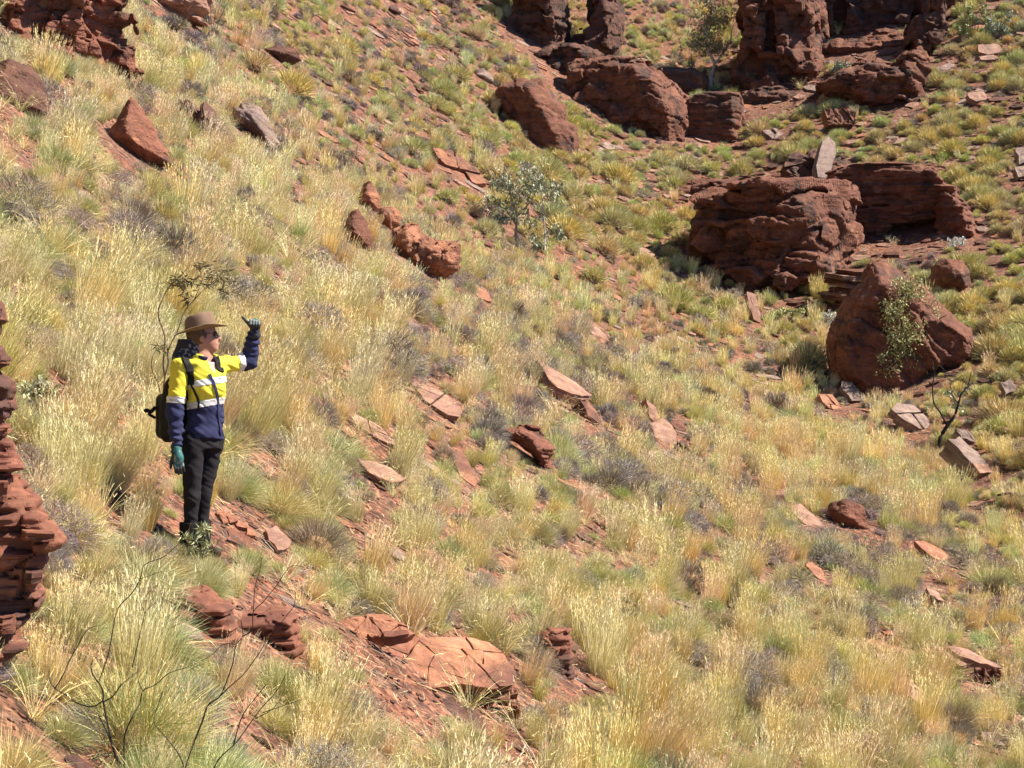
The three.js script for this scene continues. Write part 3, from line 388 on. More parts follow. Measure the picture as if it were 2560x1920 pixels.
// lower right
S({ phrase: 'thick table slab', name: 'table_slab', label: 'thick table-like slab with pale top and dark rust side', px: [[2372, 1614], [2420, 1622], [2498, 1662], [2502, 1668], [2450, 1658], [2400, 1640]], nrm: [0.35, 0.85, 0.35], thick: 0.22, lift: 0.24, seed: 56, flat: 0.2 });
S({ name: 'thin_slab', label: 'thin upturned slab against the edge of the table slab', px: [[2326, 1612], [2345, 1616], [2390, 1645], [2420, 1662], [2400, 1664], [2370, 1648]], nrm: [0.35, 0.8, 0.45], thick: 0.14, lift: 0.2, seed: 58 });
S({ name: 'broken_base_rock', label: 'rough red base rock carrying the table slab', px: [[2395, 1672], [2450, 1664], [2505, 1676], [2506, 1700], [2440, 1712], [2400, 1704]], nrm: [0.2, 0.5, 0.84], thick: 0.3, lift: 0.1, seed: 60, pal: 'red', pieces: 5, uneven: 0.03 });
S({ phrase: 'pale diamond slab', name: 'diamond_slab', label: 'pale diamond-shaped slab with dark flakes along its lower edge', px: [[2228, 1690], [2262, 1692], [2305, 1725], [2324, 1762], [2290, 1752], [2250, 1722]], nrm: [0.42, 0.8, 0.42], thick: 0.07, lift: 0.16, seed: 62, pieces: 2, flat: 0.3 });
S({ label: 'small grey slab uphill of the pale diamond slab', px: [[2190, 1634], [2212, 1632], [2232, 1656], [2228, 1668], [2205, 1656]], nrm: [0.4, 0.8, 0.45], thick: 0.06, lift: 0.12, seed: 64, pal: 'grey' });
S({ label: 'wedge slab shading a dark gap above the table slab', px: [[2318, 1468], [2340, 1476], [2362, 1502], [2345, 1498], [2325, 1488]], nrm: [0.45, 0.82, 0.3], thick: 0.14, lift: 0.2, seed: 66 });
S({ label: 'smooth buried pink slab high above the table slab', px: [[2286, 1352], [2310, 1352], [2370, 1385], [2422, 1428], [2380, 1420], [2330, 1390]], nrm: [0.45, 0.75, 0.45], thick: 0.1, lift: 0.05, seed: 68, pal: 'orange' });
S({ label: 'pale orange slab in grey hummocks on the lower slope', px: [[2014, 1412], [2030, 1404], [2062, 1432], [2066, 1452], [2046, 1446]], nrm: [0.42, 0.75, 0.5], thick: 0.08, lift: 0.08, seed: 70, pal: 'orange' });
S({ phrase: 'pale slab above the red bank', label: 'pale slab beside the bare red bank', px: [[1975, 1264], [2000, 1258], [2045, 1292], [2060, 1318], [2020, 1315], [1990, 1290]], nrm: [0.42, 0.75, 0.5], thick: 0.12, lift: 0.1, seed: 72 });
S({ label: 'grey stone half buried near the lower corner', px: [[2452, 1830], [2480, 1832], [2515, 1862], [2490, 1862], [2465, 1848]], nrm: [0.4, 0.8, 0.45], thick: 0.1, lift: 0.08, seed: 74, pal: 'grey' });
// round the walker
S({ phrase: 'slab behind the walker', label: 'pale pointed slab in straw just downhill of the walker', px: [[664, 1322], [690, 1312], [730, 1352], [722, 1368], [694, 1376], [672, 1350]], nrm: [0.45, 0.72, 0.52], thick: 0.06, lift: 0.1, seed: 76, flat: 0.3 });
S({ name: 'shattered_slabs', label: 'shattered orange slabs on the ground beside the boots', px: [[520, 1282], [570, 1270], [622, 1310], [640, 1345], [590, 1340], [540, 1310]], nrm: [0.42, 0.78, 0.46], thick: 0.05, lift: 0.03, seed: 78, pal: 'orange', pieces: 9, uneven: 0.03 });
S({ label: 'small dark slab at the top edge of the flat ledge', px: [[1012, 1522], [1044, 1518], [1078, 1545], [1050, 1552], [1020, 1548]], nrm: [0.3, 0.85, 0.42], thick: 0.05, lift: 0.08, seed: 80, pal: 'grey' });
// the flat red ledge
const ledge = S({ phrase: 'flat red ledge', name: 'flat_ledge', label: 'broad flat red rock ledge, cracked into many flagstones', category: 'rock ledge', px: [[930, 1605], [1000, 1592], [1090, 1588], [1180, 1592], [1225, 1606], [1262, 1632], [1285, 1670], [1282, 1715], [1230, 1722], [1150, 1712], [1080, 1722], [1000, 1730], [925, 1722], [905, 1690], [915, 1640]], nrm: [0.36, 0.8, 0.48], thick: 0.075, lift: 0.11, seed: 90, pal: 'orange', pieces: 18, uneven: 0.012, gap: 0.003 });
S({ name: 'ledge_step', phrase: 'upper ledge step', label: 'raised broken step of red slabs above the flat ledge', category: 'rock ledge', px: [[850, 1552], [885, 1536], [960, 1532], [1010, 1556], [1042, 1580], [1000, 1592], [930, 1600], [860, 1590]], nrm: [0.34, 0.82, 0.46], thick: 0.09, lift: 0.12, seed: 92, pal: 'orange', pieces: 9, uneven: 0.03, gap: 0.004 });
S({ name: 'ledge_block', label: 'small raised block standing on the ledge step', px: [[952, 1580], [1020, 1574], [1024, 1584], [960, 1592]], nrm: [0.1, 0.9, 0.42], thick: 0.08, lift: 0.2, seed: 94, pal: 'bright' });
S({ name: 'broken_ledge_stones', label: 'broken stones along the shaded foot of the flat ledge', px: [[1210, 1725], [1284, 1716], [1310, 1770], [1300, 1790], [1160, 1770], [1150, 1745]], nrm: [0.15, 0.7, 0.7], thick: 0.1, lift: 0.08, seed: 96, pal: 'red', pieces: 10, uneven: 0.05, gap: 0.02 });
// low ledges of thin beds between the walker and the burnt twigs
rocky('near layered ledge', { name: 'layered_ledge', label: 'knee-high layered red ledge between the walker and burnt twigs', category: 'rock ledge', yaw: 0.25, base: [495, 1575], clear: [[418, 1500], [470, 1484], [540, 1492], [575, 1530], [560, 1580], [450, 1570]], px: [[404, 1512], [420, 1490], [470, 1483], [528, 1488], [552, 1506], [582, 1526], [600, 1580], [600, 1660], [430, 1660], [408, 1570]], thick: 0.5, bed: 0.034, col: 0.2, amp: 0.075, crack: 0.03, pal: 'bright', seed: 97, bevel: 0.35, bevelW: 0.14, rough: 0.014, cell: 0.012, k: 0.01, mat: fineRockMat });
rocky('second layered ledge', { name: 'layered_ledge', label: 'low layered red ledge running on beside the burnt twigs', category: 'rock ledge', yaw: 0.2, base: [660, 1600], clear: [[585, 1550], [650, 1534], [725, 1545], [735, 1590], [640, 1600], [585, 1590]], px: [[560, 1562], [590, 1540], [650, 1533], [718, 1538], [738, 1556], [752, 1610], [750, 1680], [560, 1680]], thick: 0.5, bed: 0.036, col: 0.24, amp: 0.07, crack: 0.03, pal: 'bright', seed: 99, bevel: 0.35, bevelW: 0.14, rough: 0.014, cell: 0.012, k: 0.01, mat: fineRockMat });
rocky('stump-like rock', { name: 'layered_rock', label: 'broken layered rock in the grass downhill of the flat ledge', category: 'rock', yaw: 0.2, base: [1420, 1695], px: [[1366, 1602], [1392, 1578], [1440, 1580], [1454, 1606], [1446, 1650], [1450, 1740], [1390, 1740], [1384, 1660], [1370, 1625]], thick: 0.4, bed: 0.045, col: 0.16, amp: 0.06, crack: 0.03, pal: 'bright', seed: 85, bevel: 0.5, bevelW: 0.14, rough: 0.014, cell: 0.0115, k: 0.01, mat: fineRockMat });
S({ label: 'split orange stone at the bottom edge near the corner outcrop', px: [[104, 1866], [130, 1870], [185, 1920], [230, 1960], [170, 1960], [128, 1900]], nrm: [0.55, 0.6, 0.58], thick: 0.1, lift: 0.1, seed: 101, pal: 'orange' });
S({ label: 'red stone at the bottom edge beside the split orange stone', px: [[160, 1888], [190, 1884], [235, 1915], [260, 1950], [200, 1950]], nrm: [0.4, 0.75, 0.52], thick: 0.1, lift: 0.08, seed: 103, pal: 'red' });

// ---------------------------------------------------------------- the near corner outcrop, bed on bed
{
  const d = 8.2, k = d / FOCAL, t = thing('corner_outcrop', ray(-60, 1800, d)), r = rand(909);
  const edge = [[720, 6], [760, 16], [800, 18], [870, 22], [890, 30], [960, 30], [990, 30], [1040, 40], [1080, 34], [1120, 50], [1170, 54], [1185, 40], [1203, 34], [1208, 70], [1238, 112], [1262, 124], [1300, 126], [1322, 152], [1355, 150], [1380, 132], [1430, 128], [1440, 112], [1500, 114], [1530, 104], [1552, 66], [1580, 48], [1600, 60], [1622, 78], [1640, 50], [1668, 18], [1690, 8], [1720, 40], [1760, 60], [1800, 56], [1840, 50], [1900, 30]];
  const edgeAt = (q) => { for (let i = 1; i < edge.length; i++) if (q < edge[i][0]) return lerp(edge[i - 1][1], edge[i][1], (q - edge[i - 1][0]) / (edge[i][0] - edge[i - 1][0])); return 40; };
  const o = crag({ name: 'corner_mass', base: [-60, 1800], d, yaw: 0.3, clear: [[-10, 720], [20, 760], [45, 1100], [50, 1200], [140, 1300], [110, 1500], [50, 1560], [-10, 1620]], px: [[-420, 700], ...edge.map(([y, x]) => [x - 4, y]), [40, 1960], [-420, 1960]], thick: 0.8, bed: 0.042, col: 0.24, amp: 0.075, crack: 0.045, pal: 'bright', seed: 57, bevel: 0.12, bevelW: 0.2, rough: 0.03, cell: 0.0118, mat: fineRockMat });
  const body = o.children[0]; body.position.copy(o.position).sub(t.position); body.rotation.y = o.rotation.y; t.add(body);
  for (let y = 770, i = 0; y < 1830; y += 80 + 90 * r(), i++) {
    const low = y > 1200, h = low ? 22 + 34 * r() : 9 + 14 * r(), e = Math.min(edgeAt(y), edgeAt(y + h)) - 2, w0 = -(40 + 60 * r()) * k, z0 = 0.03 + 0.07 * r(), sh = (z) => z * 0.34;
    const P = [[w0 + sh(-0.5), -0.5], [sh(-0.5) - 0.02 * r(), -0.5], [sh(-0.2) + 0.008, -0.2], [0.004 - 0.02 * r(), z0 - 0.07 * r()], [-0.02 - 0.04 * r(), z0], [w0 * 0.6, z0 + 0.02 * (r() - 0.5)], [w0, z0 - 0.05 * r()]];
    const m = part('bed', plateGeometry(P, h * k, 900 + i * 7, r() < 0.3 ? 'dark' : r() < 0.6 ? 'bright' : 'red', 0.8, 17), fineRockMat, t);
    m.position.copy(ray(e, y, d)).sub(t.position); m.rotation.set(0.06 * (r() - 0.5), 0.1 * (r() - 0.5), -0.03 + 0.06 * (r() - 0.5));
  }
  MARKS.push(['corner outcrop', -2.3, -8.2]);
  put(t, 'overhanging outcrop of thin red beds at the near lower corner', 'rock outcrop');
}

// ---------------------------------------------------------------- lesser rocks one can pick out
const pickedRocks = [];
for (const [px, py, w, pal, tall] of [[868, 26, 46, 'red', 0.8], [925, 62, 40, 'red', 0.6], [990, 34, 44, 'dark', 0.9], [1024, 112, 30, 'bright', 1], [1138, 136, 36, 'bright', 1], [1052, 232, 36, 'bright', 0.9], [1160, 92, 30, 'orange', 0.6], [1000, 175, 40, 'slab', 0.5], [975, 145, 30, 'slab', 0.5], [1030, 200, 50, 'orange', 0.4], [1150, 335, 26, 'orange', 0.5], [1110, 300, 40, 'red', 0.4], [745, 405, 60, 'orange', 0.5], [790, 398, 50, 'bright', 0.5], [725, 470, 60, 'bright', 0.7], [735, 505, 40, 'red', 0.9], [90, 415, 50, 'slab', 0.5], [160, 340, 40, 'slab', 0.5], [205, 548, 46, 'orange', 0.4], [20, 540, 60, 'slab', 0.5], [690, 720, 60, 'bright', 0.5], [705, 765, 50, 'bright', 0.5], [1500, 1310, 90, 'orange', 0.5], [1460, 1345, 60, 'slab', 0.4], [1270, 1385, 80, 'orange', 0.5], [1240, 1420, 60, 'bright', 0.7], [910, 1245, 50, 'bright', 0.4], [940, 1290, 60, 'orange', 0.4], [880, 1400, 60, 'orange', 0.35], [640, 1170, 40, 'bright', 0.4], [620, 1190, 36, 'orange', 0.4], [1310, 1880, 70, 'orange', 0.4], [1370, 1890, 60, 'bright', 0.5], [1420, 1815, 40, 'orange', 0.4], [660, 1860, 60, 'bright', 0.6], [500, 1820, 60, 'slab', 0.4], [430, 1700, 50, 'orange', 0.6], [380, 1715, 50, 'orange', 0.5], [190, 1440, 60, 'orange', 0.4], [230, 1490, 60, 'bright', 0.4], [250, 1600, 70, 'orange', 0.5], [200, 1640, 60, 'bright', 0.5], [1850, 1840, 60, 'orange', 0.4], [1870, 1870, 50, 'bright', 0.4], [2480, 1880, 60, 'orange', 0.5], [2200, 1570, 46, 'bright', 0.4], [1810, 860, 30, 'slab', 0.6], [1740, 1000, 36, 'slab', 0.4], [1880, 1160, 40, 'slab', 0.4], [1430, 420, 40, 'orange', 0.5], [1490, 445, 36, 'orange', 0.5], [1545, 420, 30, 'bright', 0.6], [1560, 500, 40, 'slab', 0.5], [1740, 432, 34, 'slab', 1], [1765, 450, 30, 'orange', 0.8], [1800, 455, 36, 'slab', 0.8], [1840, 470, 30, 'dark', 0.8], [2360, 175, 30, 'grey', 0.6], [2380, 170, 26, 'slab', 0.6], [2440, 280, 40, 'red', 0.8], [2530, 220, 40, 'slab', 0.5], [2540, 270, 44, 'dark', 0.6], [2490, 90, 36, 'grey', 0.6], [2260, 330, 26, 'orange', 0.5], [1860, 985, 26, 'slab', 0.5], [2420, 900, 36, 'red', 0.7], [2460, 955, 40, 'dark', 0.6], [2020, 735, 30, 'red', 0.9], [1990, 760, 50, 'red', 0.8], [1700, 350, 40, 'red', 0.8], [1850, 370, 46, 'red', 0.8], [1880, 385, 36, 'dark', 0.8], [1905, 360, 30, 'red', 0.7], [1930, 420, 40, 'dark', 0.8], [1890, 440, 44, 'red', 0.8], [1945, 445, 36, 'red', 0.9], [2060, 215, 40, 'red', 0.8], [2090, 200, 34, 'red', 0.8], [2040, 245, 40, 'dark', 0.7], [2130, 120, 40, 'red', 0.7], [2170, 105, 36, 'dark', 0.7], [2210, 115, 40, 'red', 0.6], [2250, 95, 40, 'red', 0.8], [2330, 255, 36, 'red', 0.8], [2345, 290, 30, 'slab', 0.6], [1560, 345, 40, 'red', 0.6], [1640, 345, 36, 'dark', 0.7], [1430, 190, 40, 'red', 0.8], [1395, 165, 36, 'dark', 0.8], [1545, 120, 30, 'red', 0.7], [1700, 500, 44, 'red', 0.7], [1720, 545, 40, 'red', 0.7], [1760, 600, 44, 'red', 0.8], [1800, 650, 36, 'red', 0.8], [2120, 655, 40, 'red', 0.8], [2230, 640, 44, 'red', 0.7], [2290, 655, 40, 'dark', 0.7], [2450, 610, 36, 'red', 0.7], [2460, 560, 36, 'dark', 0.6], [2300, 990, 44, 'red', 0.8], [2340, 960, 40, 'red', 0.7], [2380, 940, 36, 'dark', 0.7], [2100, 900, 36, 'red', 0.8], [2070, 870, 30, 'red', 0.8]]) {
  const p = ground(px, py), k = -p.z / FOCAL; pickedRocks.push({ p, d: -p.z, px, py, s: w * k * 0.55, sy: w * k * 0.9 * tall, turn: hash(px, py) * 6.283, upright: 0.15, v: ['red', 'orange', 'slab', 'dark', 'grey', 'bright'].indexOf(pal), w: tall > 0.55 ? 1 : 0 });
  PROTECT.push({ px: [[px - w / 2, py - w * 0.1], [px, py - w * 0.4 * tall - 3], [px + w / 2, py - w * 0.1], [px + w / 3, py + w * 0.15], [px - w / 3, py + w * 0.15]], d: -p.z, name: 'rock' });
}
// ---------------------------------------------------------------- loose stones: the larger ones are things, the rest is scree
const stoneGeo = ['red', 'orange', 'slab', 'dark', 'grey', 'bright'].map((pal, i) => [0, 1].map((v) => {
  const r = rand(1200 + i * 5 + v), P = Array.from({ length: 6 }, (_, q) => { const a = q / 6 * 6.283 + (r() - 0.5) * 0.6, s = 0.7 + 0.5 * r(); return [Math.cos(a) * s, Math.sin(a) * s * 0.7]; });
  return plateGeometry(P, v ? 0.62 : 0.3, 1300 + i * 3 + v, pal, 1);
}));
const stones = [];
function scatterStones() {
  const r = rand(606);
  for (let d = 6.5; d < 85; d += 0.42) for (let x = -d * 0.34 - 2.5; x < d * 0.34 + 2.5; x += 0.42) {
    const gx = x + (r() - 0.5) * 0.42, gd = d + (r() - 0.5) * 0.42, a = r(), p = onGround(gx, gd), [px, py] = photo(p), bare = amount(BARE, px, py), far = step(40, 55, gd) * 0.12 + (px > 1750 && gd > 44 ? 0.15 : 0);
    const n = a < 0.33 + 0.5 * bare + far ? 1 + Math.floor(r() * (1 + 3 * Math.min(1, bare))) : 0;
    for (let i = 0; i < n; i++) {
      const q = onGround(gx + (r() - 0.5) * 0.5, gd + (r() - 0.5) * 0.5), s = (0.045 + 0.2 * Math.pow(r(), 2.8)) * (1 + gd / 60), [qx, qy] = photo(q);
      q.y += s * 0.12; stones.push({ p: q, d: -q.z, s, sy: s * (0.6 + 0.7 * r()), turn: r() * 6.283, upright: 0.1, v: Math.floor(Math.pow(r(), 1.3) * 4.99), w: r() < 0.6 ? 0 : 1, px: qx, py: qy });
    }
  }
}
function layStones() {
  const seen = (q) => q.px > 5 && q.px < 2555 && q.py > 5 && q.py < 1915, own = new Set(stones.filter(seen).sort((a, b) => b.s / b.d - a.s / a.d).slice(0, 290)), dummy = new THREE.Object3D();
  const W = ['red stone', 'orange stone', 'pinkish stone', 'dark stone', 'grey stone', 'bright red stone'];
  nameByMarks(pickedRocks, (q) => 'large ' + (q.w ? 'angular ' : 'flat ') + W[q.v].replace('stone', 'rock'));
  for (const q of pickedRocks) { q.p.y += q.sy * 0.25; const m = new THREE.Mesh(stoneGeo[q.v][q.w], rockMat); m.name = 'rock'; settle(m, q); put(m, q.label, 'rock', 'single rocks on the slope'); }
  nameByMarks([...own], (q) => (q.w ? 'blocky ' : 'flat ') + W[q.v]);
  for (const q of own) { const m = new THREE.Mesh(stoneGeo[q.v][q.w], fineRockMat); m.name = 'loose_stone'; settle(m, q); put(m, q.label, 'stone', 'loose stones on the slope'); }
  const rest = {}; for (const q of stones) if (!own.has(q)) (rest[q.v * 2 + q.w] ??= []).push(q);
  const g = thing('scree');
  for (const [key, list] of Object.entries(rest)) { const im = new THREE.InstancedMesh(stoneGeo[key >> 1][key & 1], fineRockMat, list.length); im.name = 'chips'; im.userData.kind = 'stuff'; list.forEach((q, i) => { settle(dummy, q); dummy.updateMatrix(); im.setMatrixAt(i, dummy.matrix); }); g.add(im); }
  // fine chips where the earth lies bare
  const r = rand(707), chips = Array.from({ length: 5 }, () => []);
  for (let i = 0; i < 90000; i++) { const d = 7 + 38 * r() * Math.sqrt(r()), x = (r() - 0.5) * (d * 0.62 + 3), p = onGround(x, d), [px, py] = photo(p), b = amount(BARE, px, py); if (r() > 0.34 + 0.7 * b) continue; const s = 0.008 + 0.036 * r() * r(); p.y += s * 0.15; chips[Math.floor(Math.pow(r(), 1.4) * 4.99)].push({ p, d, s, sy: s * (0.7 + r()), turn: r() * 6.283, upright: 0.2 * r() }); }
  chips.forEach((list, v) => { const im = new THREE.InstancedMesh(chipGeo[v], fineRockMat, list.length); im.name = 'chips'; im.userData.kind = 'stuff'; list.forEach((q, i) => { settle(dummy, q); dummy.updateMatrix(); im.setMatrixAt(i, dummy.matrix); }); g.add(im); });
  put(g, 'small red and pinkish scree chips strewn between the grasses', 'scree', null, 'stuff');
}
const chipGeo = ['red', 'orange', 'slab', 'dark', 'orange'].map((pal, i) => { const r = rand(1500 + i), pos = [], O = Array.from({ length: 5 }, (_, q) => { const a = q / 5 * 6.283 + (r() - 0.5) * 0.7, s = 0.7 + 0.5 * r(); return [Math.cos(a) * s, Math.sin(a) * s * 0.65]; }); for (let q = 0; q < 5; q++) { const a = O[q], b = O[(q + 1) % 5]; pos.push(0, 0.2, 0, b[0], 0.14, b[1], a[0], 0.14, a[1], a[0], 0.14, a[1], b[0], 0.14, b[1], b[0] * 0.9, -0.2, b[1] * 0.9, a[0], 0.14, a[1], b[0] * 0.9, -0.2, b[1] * 0.9, a[0] * 0.9, -0.2, a[1] * 0.9); } return finishRock(pos, null, pal, i, 1); });
// ---------------------------------------------------------------- the walker
const WALKER = ground(500, 1392);
{
  const K = FOCAL / -WALKER.z, sc = 355.6 / K;         // metres are laid out for 355.6 photo pixels a metre
  const P = (px, py, z = 0) => [(px - 505) / 355.6, (1392 - py) / 355.6, z];
  const yaw = 50 * Math.PI / 180, Lx = Math.cos(yaw), Lz = -Math.sin(yaw), Fx = Math.sin(yaw), Fz = Math.cos(yaw);
  const cap = (x, y, z, a, b, ra, rb) => { const bx = b[0] - a[0], by = b[1] - a[1], bz = b[2] - a[2], t = clamp(((x - a[0]) * bx + (y - a[1]) * by + (z - a[2]) * bz) / (bx * bx + by * by + bz * bz)); return Math.hypot(x - a[0] - bx * t, y - a[1] - by * t, z - a[2] - bz * t) - lerp(ra, rb, t); };
  const along = (x, y, z, a, b) => { const bx = b[0] - a[0], by = b[1] - a[1], bz = b[2] - a[2]; return ((x - a[0]) * bx + (y - a[1]) * by + (z - a[2]) * bz) / (bx * bx + by * by + bz * bz); };
  const ell = (x, y, z, c, r) => { const k0 = Math.hypot((x - c[0]) / r[0], (y - c[1]) / r[1], (z - c[2]) / r[2]); return (k0 - 1) * Math.min(...r); };
  const loft = (prof, x, y, z, grow = 0) => {          // [y, half width, half depth, forward shift]
    let i = 0; while (i < prof.length - 2 && y > prof[i + 1][0]) i++;
    const t = sm(clamp((y - prof[i][0]) / (prof[i + 1][0] - prof[i][0]))), a = lerp(prof[i][1], prof[i + 1][1], t) + grow, b = lerp(prof[i][2], prof[i + 1][2], t) + grow, f = lerp(prof[i][3], prof[i + 1][3], t);
    const dx = x - CX, u = dx * Lx + z * Lz, v = dx * Fx + z * Fz - f; return (Math.hypot(u / a, v / b) - 1) * Math.min(a, b);
  };
  const CX = 0.032;
  const torso = [[0.70, 0.15, 0.115, 0], [0.82, 0.152, 0.118, 0], [0.95, 0.142, 0.112, 0.005], [1.07, 0.138, 0.112, 0.012], [1.18, 0.144, 0.126, 0.022], [1.26, 0.152, 0.12, 0.015], [1.35, 0.155, 0.098, 0], [1.405, 0.105, 0.078, -0.005], [1.46, 0.062, 0.062, 0]];
  const shR = P(462, 918, 0.115), elR = P(452, 1034, 0.14), wrR = P(458, 1124, 0.19), shL = [0.105, 1.345, -0.09], elL = P(613, 903, -0.24), wrL = P(632, 826, -0.2);
  const hipR = [0.02 - Lx * 0.085, 0.82, -Lz * 0.085], hipL = [0.02 + Lx * 0.085, 0.82, Lz * 0.085], knR = P(490, 1240, 0.09), anR = P(482, 1352, 0.06), knL = P(511, 1240, -0.03), anL = P(505, 1352, -0.06);
  const HEAD = P(512, 838, 0.0), HA = -0.2, hc = Math.cos(HA), hs = Math.sin(HA);   // the face looks along +x, turned a little to the viewer
  const inHead = (x, y, z) => { const dx = x - HEAD[0], dz = z - HEAD[2]; return [dx * hc + dz * hs, y - HEAD[1], -dx * hs + dz * hc]; };
  const headF = (x, y, z) => {
    const [u, v, w] = inHead(x, y, z); let d = ell(u, v, w, [-0.005, 0.02, 0], [0.096, 0.102, 0.076]);
    d = smin(d, ell(u, v, w, [0.042, -0.045, 0], [0.062, 0.072, 0.056]), 0.03);
    d = smin(d, ell(u, v, w, [0.082, -0.095, 0], [0.024, 0.022, 0.026]), 0.03);
    d = smin(d, cap(u, v, w, [0.092, 0.012, 0], [0.116, -0.026, 0], 0.009, 0.013), 0.014);
    d = smin(d, ell(u, v, w, [0.094, -0.058, 0], [0.016, 0.008, 0.024]), 0.01);
    d = smin(d, ell(u, v, w, [0.094, -0.071, 0], [0.015, 0.008, 0.02]), 0.008);
    for (const s of [-1, 1]) { d = smin(d, ell(u, v, w, [-0.008, -0.02, 0.074 * s], [0.02, 0.033, 0.011]), 0.008); d = smax(d, -ell(u, v, w, [0.09, 0.005, 0.033 * s], [0.018, 0.014, 0.02]), 0.012); }
    return smin(d, cap(x, y, z, [0.018, 1.36, 0], [HEAD[0] - 0.012, HEAD[1] - 0.06, 0], 0.058, 0.05), 0.03);
  };
  const legs = (x, y, z, g, loose = 0) => Math.min(smin(cap(x, y, z, hipR, knR, 0.090 + g, 0.055 + g + loose), cap(x, y, z, knR, anR, 0.054 + g + loose, 0.042 + g + loose), 0.03), smin(cap(x, y, z, hipL, knL, 0.090 + g, 0.055 + g + loose), cap(x, y, z, knL, anL, 0.054 + g + loose, 0.042 + g + loose), 0.03));
  const bodyF = (x, y, z) => {
    let d = headF(x, y, z); const t = Math.max(loft(torso, x, y, z, -0.03), y - 1.42, 0.78 - y); d = smin(d, t, 0.03);
    d = Math.min(d, smin(cap(x, y, z, shR, elR, 0.046, 0.038), cap(x, y, z, elR, wrR, 0.038, 0.027), 0.02), smin(cap(x, y, z, shL, elL, 0.046, 0.038), cap(x, y, z, elL, wrL, 0.038, 0.027), 0.02));
    return smin(d, legs(x, y, z, -0.016), 0.03);
  };
  const fold = (x, y, z, s) => 0.008 * noise(x * 20 + y * 11, y * 17 - x * 9, z * 20 + s) + 0.006 * (1 - 2 * Math.abs(noise(x * 13 + 5 + y * 12, y * 26 + x * 14, z * 13 + s)));
  const crease = (x, y, z, t) => 0.007 * Math.sin(t * 34 + 3 * noise(x * 9, y * 9, z * 9)) * clamp(t * 1.4);
  const armR = (x, y, z) => smin(cap(x, y, z, shR, elR, 0.07, 0.058), cap(x, y, z, elR, wrR, 0.063, 0.038) + crease(x, y, z, clamp(along(x, y, z, elR, wrR))), 0.03);
  const armL = (x, y, z) => smin(cap(x, y, z, shL, elL, 0.07, 0.056), cap(x, y, z, elL, wrL, 0.064, 0.042) + crease(x, y, z, clamp(along(x, y, z, elL, wrL))), 0.03);
  const vneck = (x, y, z) => { const dx = x - CX, u = dx * Lx + z * Lz, v = dx * Fx + z * Fz; return Math.max(Math.abs(u + 0.0) - clamp((y - 1.285) * 0.42, 0, 0.05), -v, 1.285 - y); };
  const trunkF = (x, y, z) => Math.max(loft(torso, x, y, z), 0.83 + 0.012 * noise(x * 9, z * 9, 1) - y, y - 1.425);
  const shirtF = (x, y, z) => { let d = smin(smin(trunkF(x, y, z), armR(x, y, z), 0.035), armL(x, y, z), 0.045); d += fold(x, y, z, 2); return smax(d, -vneck(x, y, z), 0.008); };
  const tilt = (x, y) => y - 0.17 * (x - CX), T1 = 1.222, T2 = 1.075, HB = 0.024;
  const tR = (x, y, z) => along(x, y, z, shR, elR), tL = (x, y, z) => along(x, y, z, shL, elL), RT = 0.71, LT = 0.72;
  const onR = (x, y, z) => armR(x, y, z) < trunkF(x, y, z) - 0.004, onL = (x, y, z) => armL(x, y, z) < trunkF(x, y, z) - 0.004;
  // positive outside the yellow panel
  const yellow = (x, y, z) => onR(x, y, z) ? (tR(x, y, z) - RT) * 0.33 : onL(x, y, z) ? (tL(x, y, z) - LT) * 0.27 : T2 - tilt(x, y);
  const navyF = (x, y, z) => Math.max(shirtF(x, y, z), -yellow(x, y, z)), yellowF = (x, y, z) => Math.max(shirtF(x, y, z), yellow(x, y, z));
  const bandF = (x, y, z) => { const s = shirtF(x, y, z) - 0.0045, dist = onR(x, y, z) ? Math.abs(tR(x, y, z) - RT) * 0.33 : onL(x, y, z) ? Math.abs(tL(x, y, z) - LT) * 0.27 : Math.min(Math.abs(tilt(x, y) - T1), Math.abs(tilt(x, y) - T2)); return Math.max(s, dist - HB); };
  const cloth = (c, rough = 0.85, extra = {}) => new THREE.MeshPhysicalMaterial({ color: new THREE.Color().setRGB(...c), roughness: rough, specularIntensity: 0.35, side: THREE.DoubleSide, ...extra });
  const M = { skin: cloth([0.40, 0.21, 0.15], 0.6), yellow: cloth([0.66, 0.585, 0.06], 0.85), navy: cloth([0.028, 0.032, 0.085], 0.85), tape: cloth([0.62, 0.63, 0.63], 0.35, { metalness: 0.25 }), trousers: cloth([0.017, 0.0155, 0.019], 0.9), black: cloth([0.012, 0.012, 0.013], 0.75), hat: cloth([0.19, 0.128, 0.087], 0.9, { sheen: 0.4, sheenRoughness: 0.6 }), glove: new THREE.MeshStandardMaterial({ vertexColors: true, roughness: 0.65 }), scarf: new THREE.MeshStandardMaterial({ vertexColors: true, roughness: 0.9 }), lens: new THREE.MeshPhysicalMaterial({ color: 0x0c0a0a, roughness: 0.12, clearcoat: 1 }), boot: cloth([0.05, 0.035, 0.025], 0.7), under: cloth([0.55, 0.36, 0.33], 0.8) };
  const who = thing('person', WALKER.clone()); who.position.y -= 0.0; who.scale.setScalar(sc);
  const mesh = (name, f, lo, hi, c, mat, label, parent = who) => part(name, netsGeometry(f, lo, hi, c), mat, parent, label);
  mesh('body', bodyF, [-0.3, 0.02, -0.4], [0.45, 1.74, 0.3], 0.0125, M.skin);
  // the head again at a finer grain, joined to the body's own surface
  { const b = who.children[0], fine = netsGeometry(headF, [-0.13, 1.38, -0.13], [0.2, 1.74, 0.13], 0.0045); b.geometry = mergeGeometries([b.geometry, fine]); }
  const shirt = mesh('shirt', (x, y, z) => Math.max(navyF(x, y, z), onR(x, y, z) || onL(x, y, z) ? 0.004 : -1), [-0.2, 0.78, -0.24], [0.28, 1.2, 0.26], 0.0075, M.navy, 'navy lower half of the work shirt');
